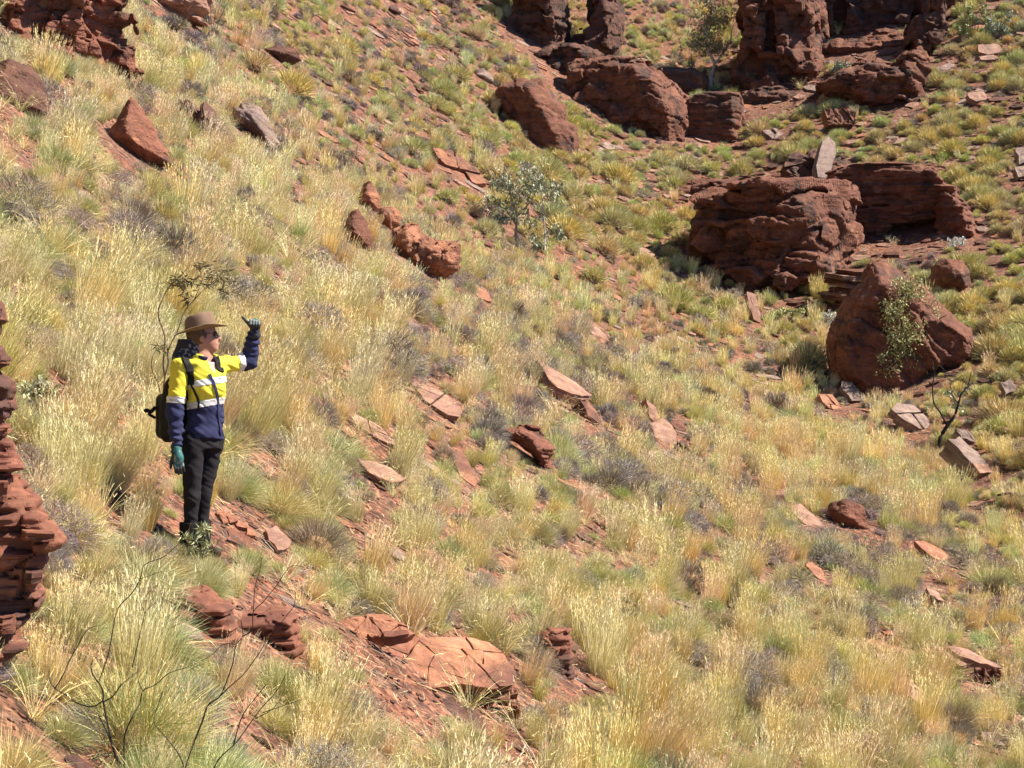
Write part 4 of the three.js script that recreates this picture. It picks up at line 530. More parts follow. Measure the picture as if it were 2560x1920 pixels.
  mesh('sleeve', (x, y, z) => Math.max(navyF(x, y, z), onR(x, y, z) ? -1 : 0.004), [-0.34, 0.7, -0.05], [0.02, 1.25, 0.34], 0.0072, M.navy, 'navy lower sleeve of the hanging arm', shirt);
  mesh('sleeve', (x, y, z) => Math.max(navyF(x, y, z), onL(x, y, z) ? -1 : 0.004), [0.14, 1.2, -0.4], [0.5, 1.72, -0.05], 0.0072, M.navy, 'navy lower sleeve of the raised arm', shirt);
  mesh('yellow_panel', yellowF, [-0.32, 1.0, -0.36], [0.4, 1.5, 0.32], 0.0065, M.yellow, 'bright yellow upper panel of the shirt', shirt);
  mesh('reflective_tape', bandF, [-0.32, 1.0, -0.36], [0.4, 1.5, 0.32], 0.006, M.tape, 'silver reflective bands round chest and sleeves', shirt);
  // collar: a stand-up band round the neck, open at the throat
  mesh('collar', (x, y, z) => { const dx = x - CX + 0.012, u = dx * Lx + z * Lz, v = dx * Fx + z * Fz, yy = y - 1.40 + 0.35 * v, R = 0.078 + 0.35 * Math.abs(Math.min(yy, 0.02)), ring = Math.max(Math.abs(Math.hypot(u, v * 0.95) - R) - 0.008, Math.abs(yy) - 0.034); return Math.max(ring, 0.012 + clamp((1.44 - y) * 0.4, 0, 0.03) - (v > 0 ? Math.abs(u) : 1)); }, [-0.14, 1.27, -0.16], [0.2, 1.5, 0.18], 0.0055, M.navy, null, shirt);
  mesh('trousers', (x, y, z) => { let d = legs(x, y, z, -0.004, 0.006); d = smin(d, Math.max(loft(torso, x, y, z, -0.018), y - 0.92, 0.76 - y), 0.035); return Math.max(d + 0.7 * fold(x, y, z, 9), 0.16 - y); }, [-0.2, 0.12, -0.24], [0.25, 0.95, 0.24], 0.0085, M.trousers);
  for (const [an, fx] of [[anR, 1], [anL, 1]]) {
    const toe = [an[0] + Fx * 0.16, 0.035, an[2] + Fz * 0.16], heel = [an[0] - Fx * 0.05, 0.035, an[2] - Fz * 0.05];
    const boot = mesh('boot', (x, y, z) => Math.max(smin(cap(x, y, z, heel, toe, 0.042, 0.036), cap(x, y, z, [an[0], 0.05, an[2]], [an[0], 0.2, an[2]], 0.05, 0.055), 0.03), -0.005 - y), [an[0] - 0.16, -0.03, an[2] - 0.16], [an[0] + 0.26, 0.25, an[2] + 0.24], 0.009, M.boot);
    mesh('gaiter', (x, y, z) => Math.max(Math.abs(cap(x, y, z, [an[0], 0.08, an[2]], [an[0], 0.26, an[2]], 0.056, 0.062) - 0.004) - 0.004, 0.1 - y, y - 0.25), [an[0] - 0.12, 0.05, an[2] - 0.12], [an[0] + 0.12, 0.3, an[2] + 0.12], 0.007, M.black, null, boot);
  }
  // gloves: palm, four fingers and a thumb each
  const hand = (name, palm, fingers, thumb, lo, hi, tealTest) => {
    const f = (x, y, z) => { let d = palm(x, y, z); for (const F of fingers) { let g = 1; for (let i = 0; i < F.length - 1; i++) g = Math.min(g, cap(x, y, z, F[i], F[i + 1], F[i][3], F[i + 1][3])); d = smin(d, g, 0.006); } let g = 1; for (let i = 0; i < thumb.length - 1; i++) g = Math.min(g, cap(x, y, z, thumb[i], thumb[i + 1], thumb[i][3], thumb[i + 1][3])); return smin(d, g, 0.01); };
    const geo = netsGeometry(f, lo, hi, 0.0036), p = geo.getAttribute('position'), c = []; for (let i = 0; i < p.count; i++) { const q = tealTest(p.getX(i), p.getY(i), p.getZ(i)); c.push(...(q === 2 ? [0.20, 0.24, 0.24] : q ? [0.025, 0.13, 0.13] : [0.014, 0.017, 0.02])); }
    geo.setAttribute('color', new THREE.Float32BufferAttribute(c, 3)); return part(name, geo, M.glove, who);
  };
  { // hanging hand, palm inwards, back of the hand to the viewer
    const w = wrR, c = [w[0] + 0.012, w[1] - 0.06, w[2] + 0.005], fing = [];
    for (let i = 0; i < 4; i++) { const o = (i - 1.5) * 0.019, l = [0.062, 0.072, 0.068, 0.054][i], x = c[0] + o * 0.9 + 0.004, z = c[2] - o * 0.5; fing.push([[x, c[1] - 0.03, z, 0.0105], [x + 0.006, c[1] - 0.03 - l * 0.5, z + 0.004, 0.0098], [x + 0.010, c[1] - 0.03 - l, z - 0.012, 0.0088]]); }
    hand('glove', (x, y, z) => smin(cap(x, y, z, [w[0], w[1] + 0.02, w[2]], [c[0], c[1] + 0.02, c[2]], 0.034, 0.03), ell(x, y, z, c, [0.041, 0.048, 0.026]), 0.02), fing, [[c[0] - 0.028, c[1] + 0.022, c[2] + 0.004, 0.014], [c[0] - 0.046, c[1] - 0.02, c[2] + 0.006, 0.0115], [c[0] - 0.048, c[1] - 0.058, c[2] + 0.002, 0.0095]], [c[0] - 0.1, c[1] - 0.15, c[2] - 0.08], [c[0] + 0.1, c[1] + 0.13, c[2] + 0.08], (x, y, z) => (y > c[1] - 0.045 && x > c[0] - 0.022 && z > c[2] - 0.01 ? (noise(x * 60, y * 60, z * 60) > 0.45 ? 2 : 1) : 0));
  }
  { // raised fist, thumb stretched out, fingers curled towards the viewer
    const w = wrL, c = [w[0] + 0.004, w[1] + 0.052, w[2] + 0.01], fing = [];
    for (let i = 0; i < 4; i++) { const x = c[0] - 0.029 + i * 0.0195, y = c[1] + 0.018 - i * 0.004, l = [0.034, 0.038, 0.036, 0.03][i]; fing.push([[x, y, c[2] + 0.002, 0.0115], [x + 0.001, y + 0.006, c[2] + 0.03, 0.0108], [x + 0.001, y - l * 0.75, c[2] + 0.038, 0.0100], [x, y - l, c[2] + 0.018, 0.0088]]); }
    hand('glove', (x, y, z) => smin(cap(x, y, z, [w[0], w[1] - 0.03, w[2]], [w[0], w[1] + 0.02, w[2]], 0.038, 0.034), ell(x, y, z, c, [0.043, 0.038, 0.028]), 0.02), fing, [[c[0] - 0.034, c[1] - 0.012, c[2] + 0.016, 0.014], [c[0] - 0.058, c[1] + 0.016, c[2] + 0.022, 0.0115], [c[0] - 0.086, c[1] + 0.046, c[2] + 0.022, 0.0092]], [c[0] - 0.13, c[1] - 0.13, c[2] - 0.08], [c[0] + 0.1, c[1] + 0.1, c[2] + 0.1], (x, y, z) => (z > c[2] + 0.026 && y > c[1] - 0.004 && x > c[0] - 0.042 ? 2 : y > c[1] + 0.026 && x > c[0] - 0.03 && z > c[2] ? 1 : 0));
  }
  // felt hat: one closed skin, brim dipped fore and aft, crown pinched along the top
  {
    const n = 56, prof = [[0.178, 0.004], [0.172, 0.010], [0.145, 0.006], [0.115, 0.002], [0.104, 0.004], [0.100, 0.018], [0.097, 0.055], [0.092, 0.095], [0.084, 0.118], [0.070, 0.128], [0.045, 0.124], [0.018, 0.112], [0, 0.108], [0, 0.100], [0.066, 0.116], [0.086, 0.085], [0.094, 0.02], [0.097, -0.004], [0.13, -0.004], [0.172, 0.002], [0.178, 0.004]], pos = [], idx = [];
    for (const [r, h] of prof) for (let i = 0; i < n; i++) {
      const a = i / n * 6.28319, ca = Math.cos(a), sa = Math.sin(a), br = clamp((r - 0.1) / 0.078), long = 1.12 - 0.02 * br, wide = 0.92 - 0.02 * br;
      let y = h + br * br * (0.034 * sa * sa - 0.014 * ca * ca - (ca > 0 ? 0.004 : 0.010)), x = ca * r * long, z = sa * r * wide;
      if (h > 0.09) { y -= 0.03 * Math.exp(-((z / 0.026) ** 2)) * clamp((h - 0.09) / 0.02) * (0.7 + 0.3 * ca); y += 0.012 * clamp(x / 0.1, -1, 1); const pinch = Math.exp(-(((x - 0.07) / 0.035) ** 2)) * clamp((h - 0.05) / 0.05); z *= 1 - 0.3 * pinch; }
      pos.push(x, y, z);
    }
    for (let k = 0; k < prof.length - 1; k++) for (let i = 0; i < n; i++) { const j = (i + 1) % n; idx.push(k * n + i, (k + 1) * n + i, k * n + j, k * n + j, (k + 1) * n + i, (k + 1) * n + j); }
    const g = new THREE.BufferGeometry(); g.setAttribute('position', new THREE.Float32BufferAttribute(pos, 3)); g.setIndex(idx); g.computeVertexNormals();
    g.scale(1.0, 0.9, 1.0); const hat = part('hat', g, M.hat, who, 'brown felt brimmed hat'); hat.position.set(HEAD[0] - 0.012, HEAD[1] + 0.042, HEAD[2]); hat.rotation.set(0.03, -HA, 0.17);
    const bandGeo = new THREE.CylinderGeometry(0.1, 0.102, 0.022, 48, 1, true); bandGeo.scale(1.125, 1, 0.925); const band = part('hat_band', bandGeo, cloth([0.20, 0.12, 0.075], 0.8), hat); band.position.y = 0.016;
  }
  // hair, scarf and dark glasses
  mesh('hair', (x, y, z) => { const [u, v, w] = inHead(x, y, z); return Math.max(ell(u, v, w, [-0.012, 0.012, 0], [0.102, 0.108, 0.085]), u - 0.028 + 0.5 * Math.abs(v), v - 0.06) + 0.004 * noise(u * 90, v * 30, w * 90); }, [-0.16, 1.4, -0.13], [0.12, 1.72, 0.13], 0.006, cloth([0.10, 0.06, 0.04], 0.6));
  {
    const a = P(470, 852, 0.0), b = P(457, 896, 0.03), c = P(478, 912, 0.07), f = (x, y, z) => Math.max(smin(smin(cap(x, y, z, a, b, 0.058, 0.052), cap(x, y, z, b, c, 0.046, 0.03), 0.04), cap(x, y, z, P(492, 850, 0), P(484, 905, 0.03), 0.06, 0.06), 0.05) + 0.008 * noise(x * 26 + y * 12, y * 22, z * 26), y - 1.53);
    const geo = netsGeometry(f, [-0.26, 1.24, -0.14], [0.08, 1.56, 0.18], 0.0065), p = geo.getAttribute('position'), col = []; for (let i = 0; i < p.count; i++) { const q = noise(p.getX(i) * 70, p.getY(i) * 70, p.getZ(i) * 70) > 0.35; col.push(...(q ? [0.20, 0.19, 0.22] : [0.022, 0.022, 0.032])); }
    geo.setAttribute('color', new THREE.Float32BufferAttribute(col, 3)); part('neck_scarf', geo, M.scarf, who, 'dark patterned scarf hanging over the neck');
  }
  {
    const g = thing('sunglasses'); g.position.set(...HEAD); g.rotation.y = -HA; who.add(g);
    for (const s of [-1, 1]) { part('lens', netsGeometry((x, y, z) => Math.max(ell(x, y, z, [0.088, 0.006, 0.034 * s], [0.014, 0.022, 0.031]), -ell(x, y, z, [0.07, 0.006, 0.03 * s], [0.02, 0.018, 0.03])), [0.06, -0.03, 0.034 * s - 0.04], [0.12, 0.04, 0.034 * s + 0.04], 0.0035, ), M.lens, g); const arm = new THREE.CylinderGeometry(0.0025, 0.0025, 0.1, 6); arm.rotateZ(Math.PI / 2); const m = part('temple', arm, M.lens, g); m.position.set(0.038, 0.012, 0.078 * s); }
  }
  // a glimpse of the pink undershirt at the throat
  mesh('undershirt', (x, y, z) => Math.max(loft(torso, x, y, z, -0.012), y - 1.365 - 0.2 * Math.abs((x - CX) * Lx + z * Lz), 1.22 - y), [-0.14, 1.2, -0.16], [0.2, 1.42, 0.18], 0.008, M.under);
  // backpack
  const packY = 1.035, packF = (x, y, z) => {
    const dx = x - CX, u = dx * Lx + z * Lz, v = dx * Fx + z * Fz, box = (cu, cy, cv, hu, hy, hv, r) => { const a = Math.abs(u - cu) - hu + r, b = Math.abs(y - cy) - hy + r, c = Math.abs(v - cv) - hv + r; return Math.hypot(Math.max(a, 0), Math.max(b, 0), Math.max(c, 0)) + Math.min(Math.max(a, b, c), 0) - r; };
    const top = clamp((y - 1.08) / 0.2); let d = box(0, packY, -0.22, 0.15 - 0.02 * top, 0.235, 0.12 - 0.04 * top, 0.06);
    d = smin(d, box(0, packY - 0.05, -0.35, 0.125, 0.16, 0.065, 0.05), 0.03); return d + 0.004 * noise(x * 22, y * 22, z * 22);
  };
  const pack = mesh('backpack', packF, [-0.55, 0.75, -0.55], [0.2, 1.32, 0.3], 0.0095, M.black, 'black daypack worn on the back');
  const bar = (pts, r, name, mat, parent) => { const c = new THREE.CatmullRomCurve3(pts.map((q) => V(...q))); return part(name, new THREE.TubeGeometry(c, pts.length * 6, r, 8), mat, parent); };
  bar([P(384, 1018, -0.14), P(372, 1030, -0.13), P(362, 1026, -0.13), P(357, 1030, -0.13)], 0.014, 'buckle_strap', M.black, pack);
  bar([P(384, 1046, -0.14), P(374, 1040, -0.13), P(366, 1034, -0.13)], 0.01, 'buckle_strap', M.black, pack);
  // straps, placket: flat ribbons laid on the shirt
  const grad = (f, x, y, z, e = 0.006) => V(f(x + e, y, z) - f(x - e, y, z), f(x, y + e, z) - f(x, y - e, z), f(x, y, z + e) - f(x, y, z - e)).normalize();
  const ribbon = (name, line, width, thick, mat, parent) => {
    const C = new THREE.CatmullRomCurve3(line.map(([a, b]) => V(...P(a, b, 0)))), n = line.length * 6, pos = [], idx = [], pts = [];
    for (let i = 0; i <= n; i++) { const q = C.getPoint(i / n); let z = 0.4; while (z > -0.3 && shirtF(q.x, q.y, z) > 0.004) z -= 0.003; pts.push(V(q.x, q.y, z)); }
    for (let k = 0; k < 2; k++) for (let i = 1; i < n; i++) pts[i].z = (pts[i - 1].z + pts[i].z * 2 + pts[i + 1].z) / 4;
    pts.forEach((p, i) => { const t = pts[Math.min(n, i + 1)].clone().sub(pts[Math.max(0, i - 1)]).normalize(), N = grad(shirtF, p.x, p.y, p.z, 0.02), s = new THREE.Vector3().crossVectors(t, N).normalize().multiplyScalar(width / 2); for (const [a, b] of [[-1, 0], [-1, 1], [1, 1], [1, 0]]) pos.push(p.x + s.x * a + N.x * (b * thick - 0.003), p.y + s.y * a + N.y * (b * thick - 0.003), p.z + s.z * a + N.z * (b * thick - 0.003)); });
    for (let i = 0; i < n; i++) for (let k = 0; k < 4; k++) { const a = i * 4 + k, b = i * 4 + (k + 1) % 4; idx.push(a, b, a + 4, b, b + 4, a + 4); }
    const g = new THREE.BufferGeometry(); g.setAttribute('position', new THREE.Float32BufferAttribute(pos, 3)); g.setIndex(idx); const h = g.toNonIndexed(); h.computeVertexNormals(); return part(name, h, mat, parent);
  };
  ribbon('shoulder_strap', [[476, 897], [485, 918], [490, 940], [490, 962]], 0.055, 0.014, M.black, pack);
  ribbon('webbing', [[489, 958], [500, 978], [509, 1000], [510, 1016], [506, 1032]], 0.015, 0.008, M.black, pack);
  ribbon('shoulder_strap', [[546, 892], [551, 908], [553, 922], [562, 926]], 0.035, 0.012, M.black, pack);
  ribbon('placket', [[536, 936], [546, 958], [553, 985], [554, 1010], [555, 1045], [558, 1070], [560, 1086]], 0.018, 0.008, M.navy, shirt);
  PROTECT.push({ px: [[350, 780], [660, 780], [640, 950], [575, 1100], [545, 1230], [520, 1345], [460, 1345], [440, 1180], [350, 1120]], d: -WALKER.z, name: 'walker', soft: 2 });
  MARKS.push(['walker in the yellow shirt', WALKER.x, WALKER.z]);
  put(who, 'person in yellow and navy work shirt and brown hat, left arm raised, standing in grass', 'person');
}
// ---------------------------------------------------------------- grasses
function blades() { return { p: [], c: [] }; }
function blade(B, o, dir, len, w, droop, rgb, seg, r, bend = 0) {
  // a tapering ribbon that sags towards its tip
  let sx = dir.y * (r() - 0.5) - dir.z * (r() - 0.5), sy = dir.z * (r() - 0.5) * 0.6, sz = dir.x * (r() - 0.5) + dir.y * (r() - 0.5); const dt = sx * dir.x + sy * dir.y + sz * dir.z;
  sx -= dt * dir.x; sy -= dt * dir.y; sz -= dt * dir.z; const L = Math.hypot(sx, sy, sz) || 1; sx /= L; sy /= L; sz /= L;
  const hx = dir.x, hz = dir.z, at = (t) => [o[0] + dir.x * len * t + sx * bend * t * t, o[1] + dir.y * len * t - droop * len * t * t, o[2] + dir.z * len * t + sz * bend * t * t];
  let a = at(0), wa = w;
  for (let i = 1; i <= seg; i++) {
    const b = at(i / seg), wb = i === seg ? 0 : w * (1 - 0.55 * i / seg);
    const A = [a[0] - sx * wa, a[1] - sy * wa, a[2] - sz * wa], A2 = [a[0] + sx * wa, a[1] + sy * wa, a[2] + sz * wa], Bq = [b[0] - sx * wb, b[1] - sy * wb, b[2] - sz * wb], B2 = [b[0] + sx * wb, b[1] + sy * wb, b[2] + sz * wb];
    if (i < seg) { B.p.push(...A, ...A2, ...B2, ...A, ...B2, ...Bq); for (let k = 0; k < 6; k++) B.c.push(...rgb); } else { B.p.push(...A, ...A2, ...b); for (let k = 0; k < 3; k++) B.c.push(...rgb); }
    a = b; wa = wb;
  }
  return a;
}
function seedHead(B, o, dir, len, w, rgb, r) {        // a narrow spike of husks at the end of a stem
  for (let i = 0; i < 5; i++) { const t = i / 5, q = [o[0] + dir.x * len * t, o[1] + dir.y * len * t, o[2] + dir.z * len * t], e = V(dir.x + (r() - 0.5) * 0.7, dir.y + (r() - 0.5) * 0.7, dir.z + (r() - 0.5) * 0.7).normalize(); blade(B, q, e, len * 0.42, w, 0.1, rgb, 1, r); }
}
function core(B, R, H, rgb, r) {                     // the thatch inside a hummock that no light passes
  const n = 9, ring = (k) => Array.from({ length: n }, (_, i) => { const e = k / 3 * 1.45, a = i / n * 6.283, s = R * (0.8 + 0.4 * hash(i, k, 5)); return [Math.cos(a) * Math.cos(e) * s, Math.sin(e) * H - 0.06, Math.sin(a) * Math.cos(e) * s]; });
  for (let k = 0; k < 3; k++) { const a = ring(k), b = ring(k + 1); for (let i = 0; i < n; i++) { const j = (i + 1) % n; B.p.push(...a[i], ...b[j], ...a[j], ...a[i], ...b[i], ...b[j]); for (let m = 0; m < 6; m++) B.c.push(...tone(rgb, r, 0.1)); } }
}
function plantGeometry(B) {
  const g = new THREE.BufferGeometry(); g.setAttribute('position', new THREE.Float32BufferAttribute(B.p, 3)); g.setAttribute('color', new THREE.Float32BufferAttribute(B.c, 3)); g.computeVertexNormals(); return g;
}
const tone = (c, r, v = 0.25) => { const k = 1 - v + 2 * v * r(), w = (r() - 0.5) * 0.08; return [c[0] * k * (1 + w), c[1] * k, c[2] * k * (1 - w)]; };
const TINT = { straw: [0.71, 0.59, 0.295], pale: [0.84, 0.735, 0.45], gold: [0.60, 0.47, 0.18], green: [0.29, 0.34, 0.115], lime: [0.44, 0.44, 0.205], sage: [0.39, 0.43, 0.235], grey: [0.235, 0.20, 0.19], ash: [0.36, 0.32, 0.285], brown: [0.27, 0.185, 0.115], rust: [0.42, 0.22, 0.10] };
const mixOf = (list, r) => { let t = r() * list.reduce((s, a) => s + a[1], 0); for (const [c, w] of list) if ((t -= w) <= 0) return TINT[c]; return TINT[list[0][0]]; };
const LOD = [{ n: 1, w: 1, seg: 3 }, { n: 0.62, w: 1.5, seg: 2 }, { n: 0.38, w: 2.5, seg: 2 }];
function hummock(seed, lod, mix, n = 2100, flat = 0.8, w = 0.0026) {   // radius 1, spiky dome; w is half a blade's width over the dome's radius
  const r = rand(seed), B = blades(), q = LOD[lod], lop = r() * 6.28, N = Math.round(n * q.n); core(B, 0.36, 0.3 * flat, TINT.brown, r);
  for (let i = 0; i < N; i++) {
    const az = r() * 6.283, lop2 = 1 + 0.16 * Math.cos(az * 2 + lop) + 0.1 * Math.sin(az * 3 + lop * 2), c = tone(mixOf(mix, r), r), ww = w * q.w * (0.7 + 0.6 * r());
    if (i % 10 < 6) {                                  // stiff leaves standing out of the cushion
      const el = Math.asin(Math.pow(r(), 0.8)), R = (0.22 + 0.36 * r()) * lop2, o = [Math.cos(az) * Math.cos(el) * R, Math.sin(el) * R * flat - 0.04, Math.sin(az) * Math.cos(el) * R];
      blade(B, o, V(o[0] + (r() - 0.5) * 0.5, o[1] + 0.16 + (r() - 0.5) * 0.4, o[2] + (r() - 0.5) * 0.5).normalize(), 0.3 + 0.34 * r(), ww, 0.16 * r(), c, q.seg, r, (r() - 0.5) * 0.14);
    } else {
      const rad = 0.42 * Math.sqrt(r()), o = [Math.cos(az) * rad, -0.04, Math.sin(az) * rad * 0.9], a2 = az + (r() - 0.5) * 1.5, el = Math.pow(r(), 0.8) * 1.5 + 0.06, out = Math.cos(el), dir = V(Math.cos(a2) * out, Math.sin(el) * flat * 1.25, Math.sin(a2) * out).normalize();
      blade(B, o, dir, (0.6 + 0.4 * r()) * lop2 * lerp(0.8, 1, out), ww, 0.12 + 0.2 * out * r(), c, q.seg, r, (r() - 0.5) * 0.2);
    }
  }
  return plantGeometry(B);
}
function strawClump(seed, lod, mix, n = 520, stems = 130, lean = 0.16) { // height about 1
  const r = rand(seed), B = blades(), q = LOD[lod];
  for (let i = 0; i < n * q.n; i++) {
    const az = r() * 6.283, rad = 0.2 * Math.sqrt(r()), o = [Math.cos(az) * rad, -0.03, Math.sin(az) * rad], s = 0.06 + 0.5 * r() * r(), dir = V(Math.cos(az) * s + lean * r(), 1, Math.sin(az) * s).normalize();
    blade(B, o, dir, 0.35 + 0.4 * r(), 0.0025 * q.w * (0.7 + 0.7 * r()), 0.08 + 0.35 * s * r(), tone(mixOf(mix, r), r), q.seg, r, (r() - 0.5) * 0.25);
  }
  for (let i = 0; i < stems * Math.sqrt(q.n); i++) {
    const az = r() * 6.283, rad = 0.16 * Math.sqrt(r()), o = [Math.cos(az) * rad, -0.03, Math.sin(az) * rad], s = 0.04 + 0.28 * r(), dir = V(Math.cos(az) * s + lean * (0.4 + r()), 1, Math.sin(az) * s).normalize(), c = tone(r() < 0.7 ? TINT.pale : TINT.straw, r, 0.15), len = 0.62 + 0.42 * r();
    const tip = blade(B, o, dir, len, 0.0022 * q.w, 0.05 + 0.12 * r(), c, q.seg, r, (r() - 0.5) * 0.15);
    if (lod < 2) { const e = V(dir.x, dir.y - 0.3 * r(), dir.z).normalize(); seedHead(B, [tip[0] - dir.x * 0.1, tip[1] - dir.y * 0.1, tip[2] - dir.z * 0.1], e, 0.16, 0.004 * q.w, c, r); }
    else blade(B, [tip[0] - dir.x * 0.14, tip[1] - dir.y * 0.14, tip[2] - dir.z * 0.14], dir, 0.18, 0.008 * q.w / 2, 0.05, c, 1, r);
  }
  return plantGeometry(B);
}
function deadHummock(seed, lod) {                     // radius 1, matted grey dome of curled old leaves
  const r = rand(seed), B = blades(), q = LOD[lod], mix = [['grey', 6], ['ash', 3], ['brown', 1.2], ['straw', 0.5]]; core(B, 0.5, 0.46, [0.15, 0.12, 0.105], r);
  for (let i = 0; i < 1900 * q.n; i++) {
    const az = r() * 6.283, el = Math.asin(Math.pow(r(), 0.7)), R = 0.45 + 0.45 * Math.sqrt(r()), o = [Math.cos(az) * Math.cos(el) * R, Math.sin(el) * R * 0.95 - 0.05, Math.sin(az) * Math.cos(el) * R];
    const dir = V(o[0] + (r() - 0.5) * 1.6, o[1] * 1.2 + (r() - 0.35) * 1.2, o[2] + (r() - 0.5) * 1.6).normalize();
    blade(B, o, dir, 0.16 + 0.34 * r(), 0.0036 * q.w * (0.7 + 0.7 * r()), 0.1 + 0.4 * r(), tone(mixOf(mix, r), r, 0.35), q.seg, r, (r() - 0.5) * 0.5);
  }
  return plantGeometry(B);
}
function dome(seed, lod, mix, n = 1500, w = 0.0045) { // radius 1, close round cushion of short stiff leaves
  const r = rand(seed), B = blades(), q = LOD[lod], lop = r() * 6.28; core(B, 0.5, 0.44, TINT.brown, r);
  for (let i = 0; i < n * Math.sqrt(q.n); i++) {
    const az = r() * 6.283, el = Math.asin(Math.pow(r(), 0.85)), R = (0.5 + 0.14 * r()) * (1 + 0.12 * Math.cos(az * 2 + lop)), o = [Math.cos(az) * Math.cos(el) * R, Math.sin(el) * R * 0.9 - 0.05, Math.sin(az) * Math.cos(el) * R];
    const dir = V(o[0] + (r() - 0.5) * 0.34, o[1] + 0.12 + (r() - 0.5) * 0.3, o[2] + (r() - 0.5) * 0.34).normalize();
    blade(B, o, dir, 0.34 + 0.16 * r(), w * q.w * (0.7 + 0.6 * r()), 0.1 * r(), tone(mixOf(mix, r), r), q.seg, r, (r() - 0.5) * 0.12);
  }
  for (let i = 0; i < 8; i++) { const az = r() * 6.283, s = 0.3 + 0.5 * r(); blade(B, [Math.cos(az) * 0.3, 0.3, Math.sin(az) * 0.3], V(Math.cos(az) * s, 1, Math.sin(az) * s).normalize(), 0.55 + 0.3 * r(), 0.0025 * q.w, 0.1, tone(TINT.straw, r), 2, r); }
  return plantGeometry(B);
}
function wispClump(seed, lod) {                       // a few long arching stems with pale seed heads, height about 1
  const r = rand(seed), B = blades(), q = LOD[lod];
  for (let i = 0; i < 70; i++) { const az = r() * 6.283, s = 0.2 + 0.8 * r(), dir = V(Math.cos(az) * s, 0.9, Math.sin(az) * s).normalize(), c = tone(mixOf([['pale', 4], ['straw', 4], ['lime', 1.5], ['ash', 1]], r), r, 0.2), tip = blade(B, [0.08 * (r() - 0.5), -0.03, 0.08 * (r() - 0.5)], dir, 0.5 + 0.6 * r(), 0.0026 * q.w, 0.15 + 0.35 * s * r(), c, 4, r, (r() - 0.5) * 0.3); if (r() < 0.5) seedHead(B, [tip[0] - dir.x * 0.08, tip[1] - dir.y * 0.02, tip[2] - dir.z * 0.08], V(dir.x, -0.1, dir.z).normalize(), 0.12, 0.0035 * q.w, c, r); }
  return plantGeometry(B);
}
const GREENS = [[['green', 5], ['lime', 4], ['straw', 3]], [['lime', 5], ['straw', 4], ['sage', 3]], [['sage', 5], ['green', 3], ['straw', 3], ['ash', 1]], [['straw', 5], ['lime', 4], ['gold', 2]]];
const STRAWS = [[['straw', 5], ['pale', 4], ['lime', 1.5]], [['pale', 5], ['straw', 4], ['gold', 1]], [['gold', 3], ['straw', 5], ['lime', 1]], [['straw', 4], ['lime', 3], ['sage', 2]]];
const KIND = {
  hummock: { name: 'spinifex_hummock', category: 'grass hummock', group: 'green spinifex hummocks', make: (s, l) => hummock(s + 10, l, GREENS[s % 4]), word: ['olive green spinifex hummock', 'yellow green spinifex hummock', 'sage green spinifex hummock', 'straw green spinifex hummock'], n: 4 },
  straw: { name: 'straw_grass_clump', category: 'grass clump', group: 'straw grass clumps', make: (s, l) => strawClump(s + 40, l, STRAWS[s % 4]), word: ['tall straw grass clump', 'pale straw grass clump', 'golden straw grass clump', 'greenish straw grass clump'], n: 4 },
  dead: { name: 'dead_grass_hummock', category: 'dead hummock', group: 'grey dead hummocks', make: (s, l) => (s ? dome(s + 70, l, [['grey', 5], ['ash', 4], ['brown', 1.5]], 1500, 0.0042) : deadHummock(s + 70, l)), word: ['grey matted dead hummock', 'grey brown dead hummock'], n: 2 },
  ball: { name: 'round_spinifex', category: 'grass hummock', group: 'round spinifex hummocks on the far side', make: (s, l) => dome(s + 100, l, [[['lime', 5], ['green', 2], ['straw', 4]], [['lime', 4], ['straw', 5], ['ash', 1]], [['sage', 5], ['lime', 3], ['straw', 4]]][s % 3]), word: ['round olive green spinifex', 'round yellow green spinifex', 'round sage green spinifex'], n: 3 },
  wisp: { name: 'arching_grass_tuft', category: 'grass tuft', group: 'thin arching grass tufts', make: (s, l) => wispClump(s + 130, l), word: ['thin arching grass tuft', 'wispy arching grass tuft'], n: 2 },
};
for (const k of Object.values(KIND)) { k.geo = [0, 1, 2].map((l) => Array.from({ length: k.n }, (_, s) => k.make(s, l))); k.plants = []; }
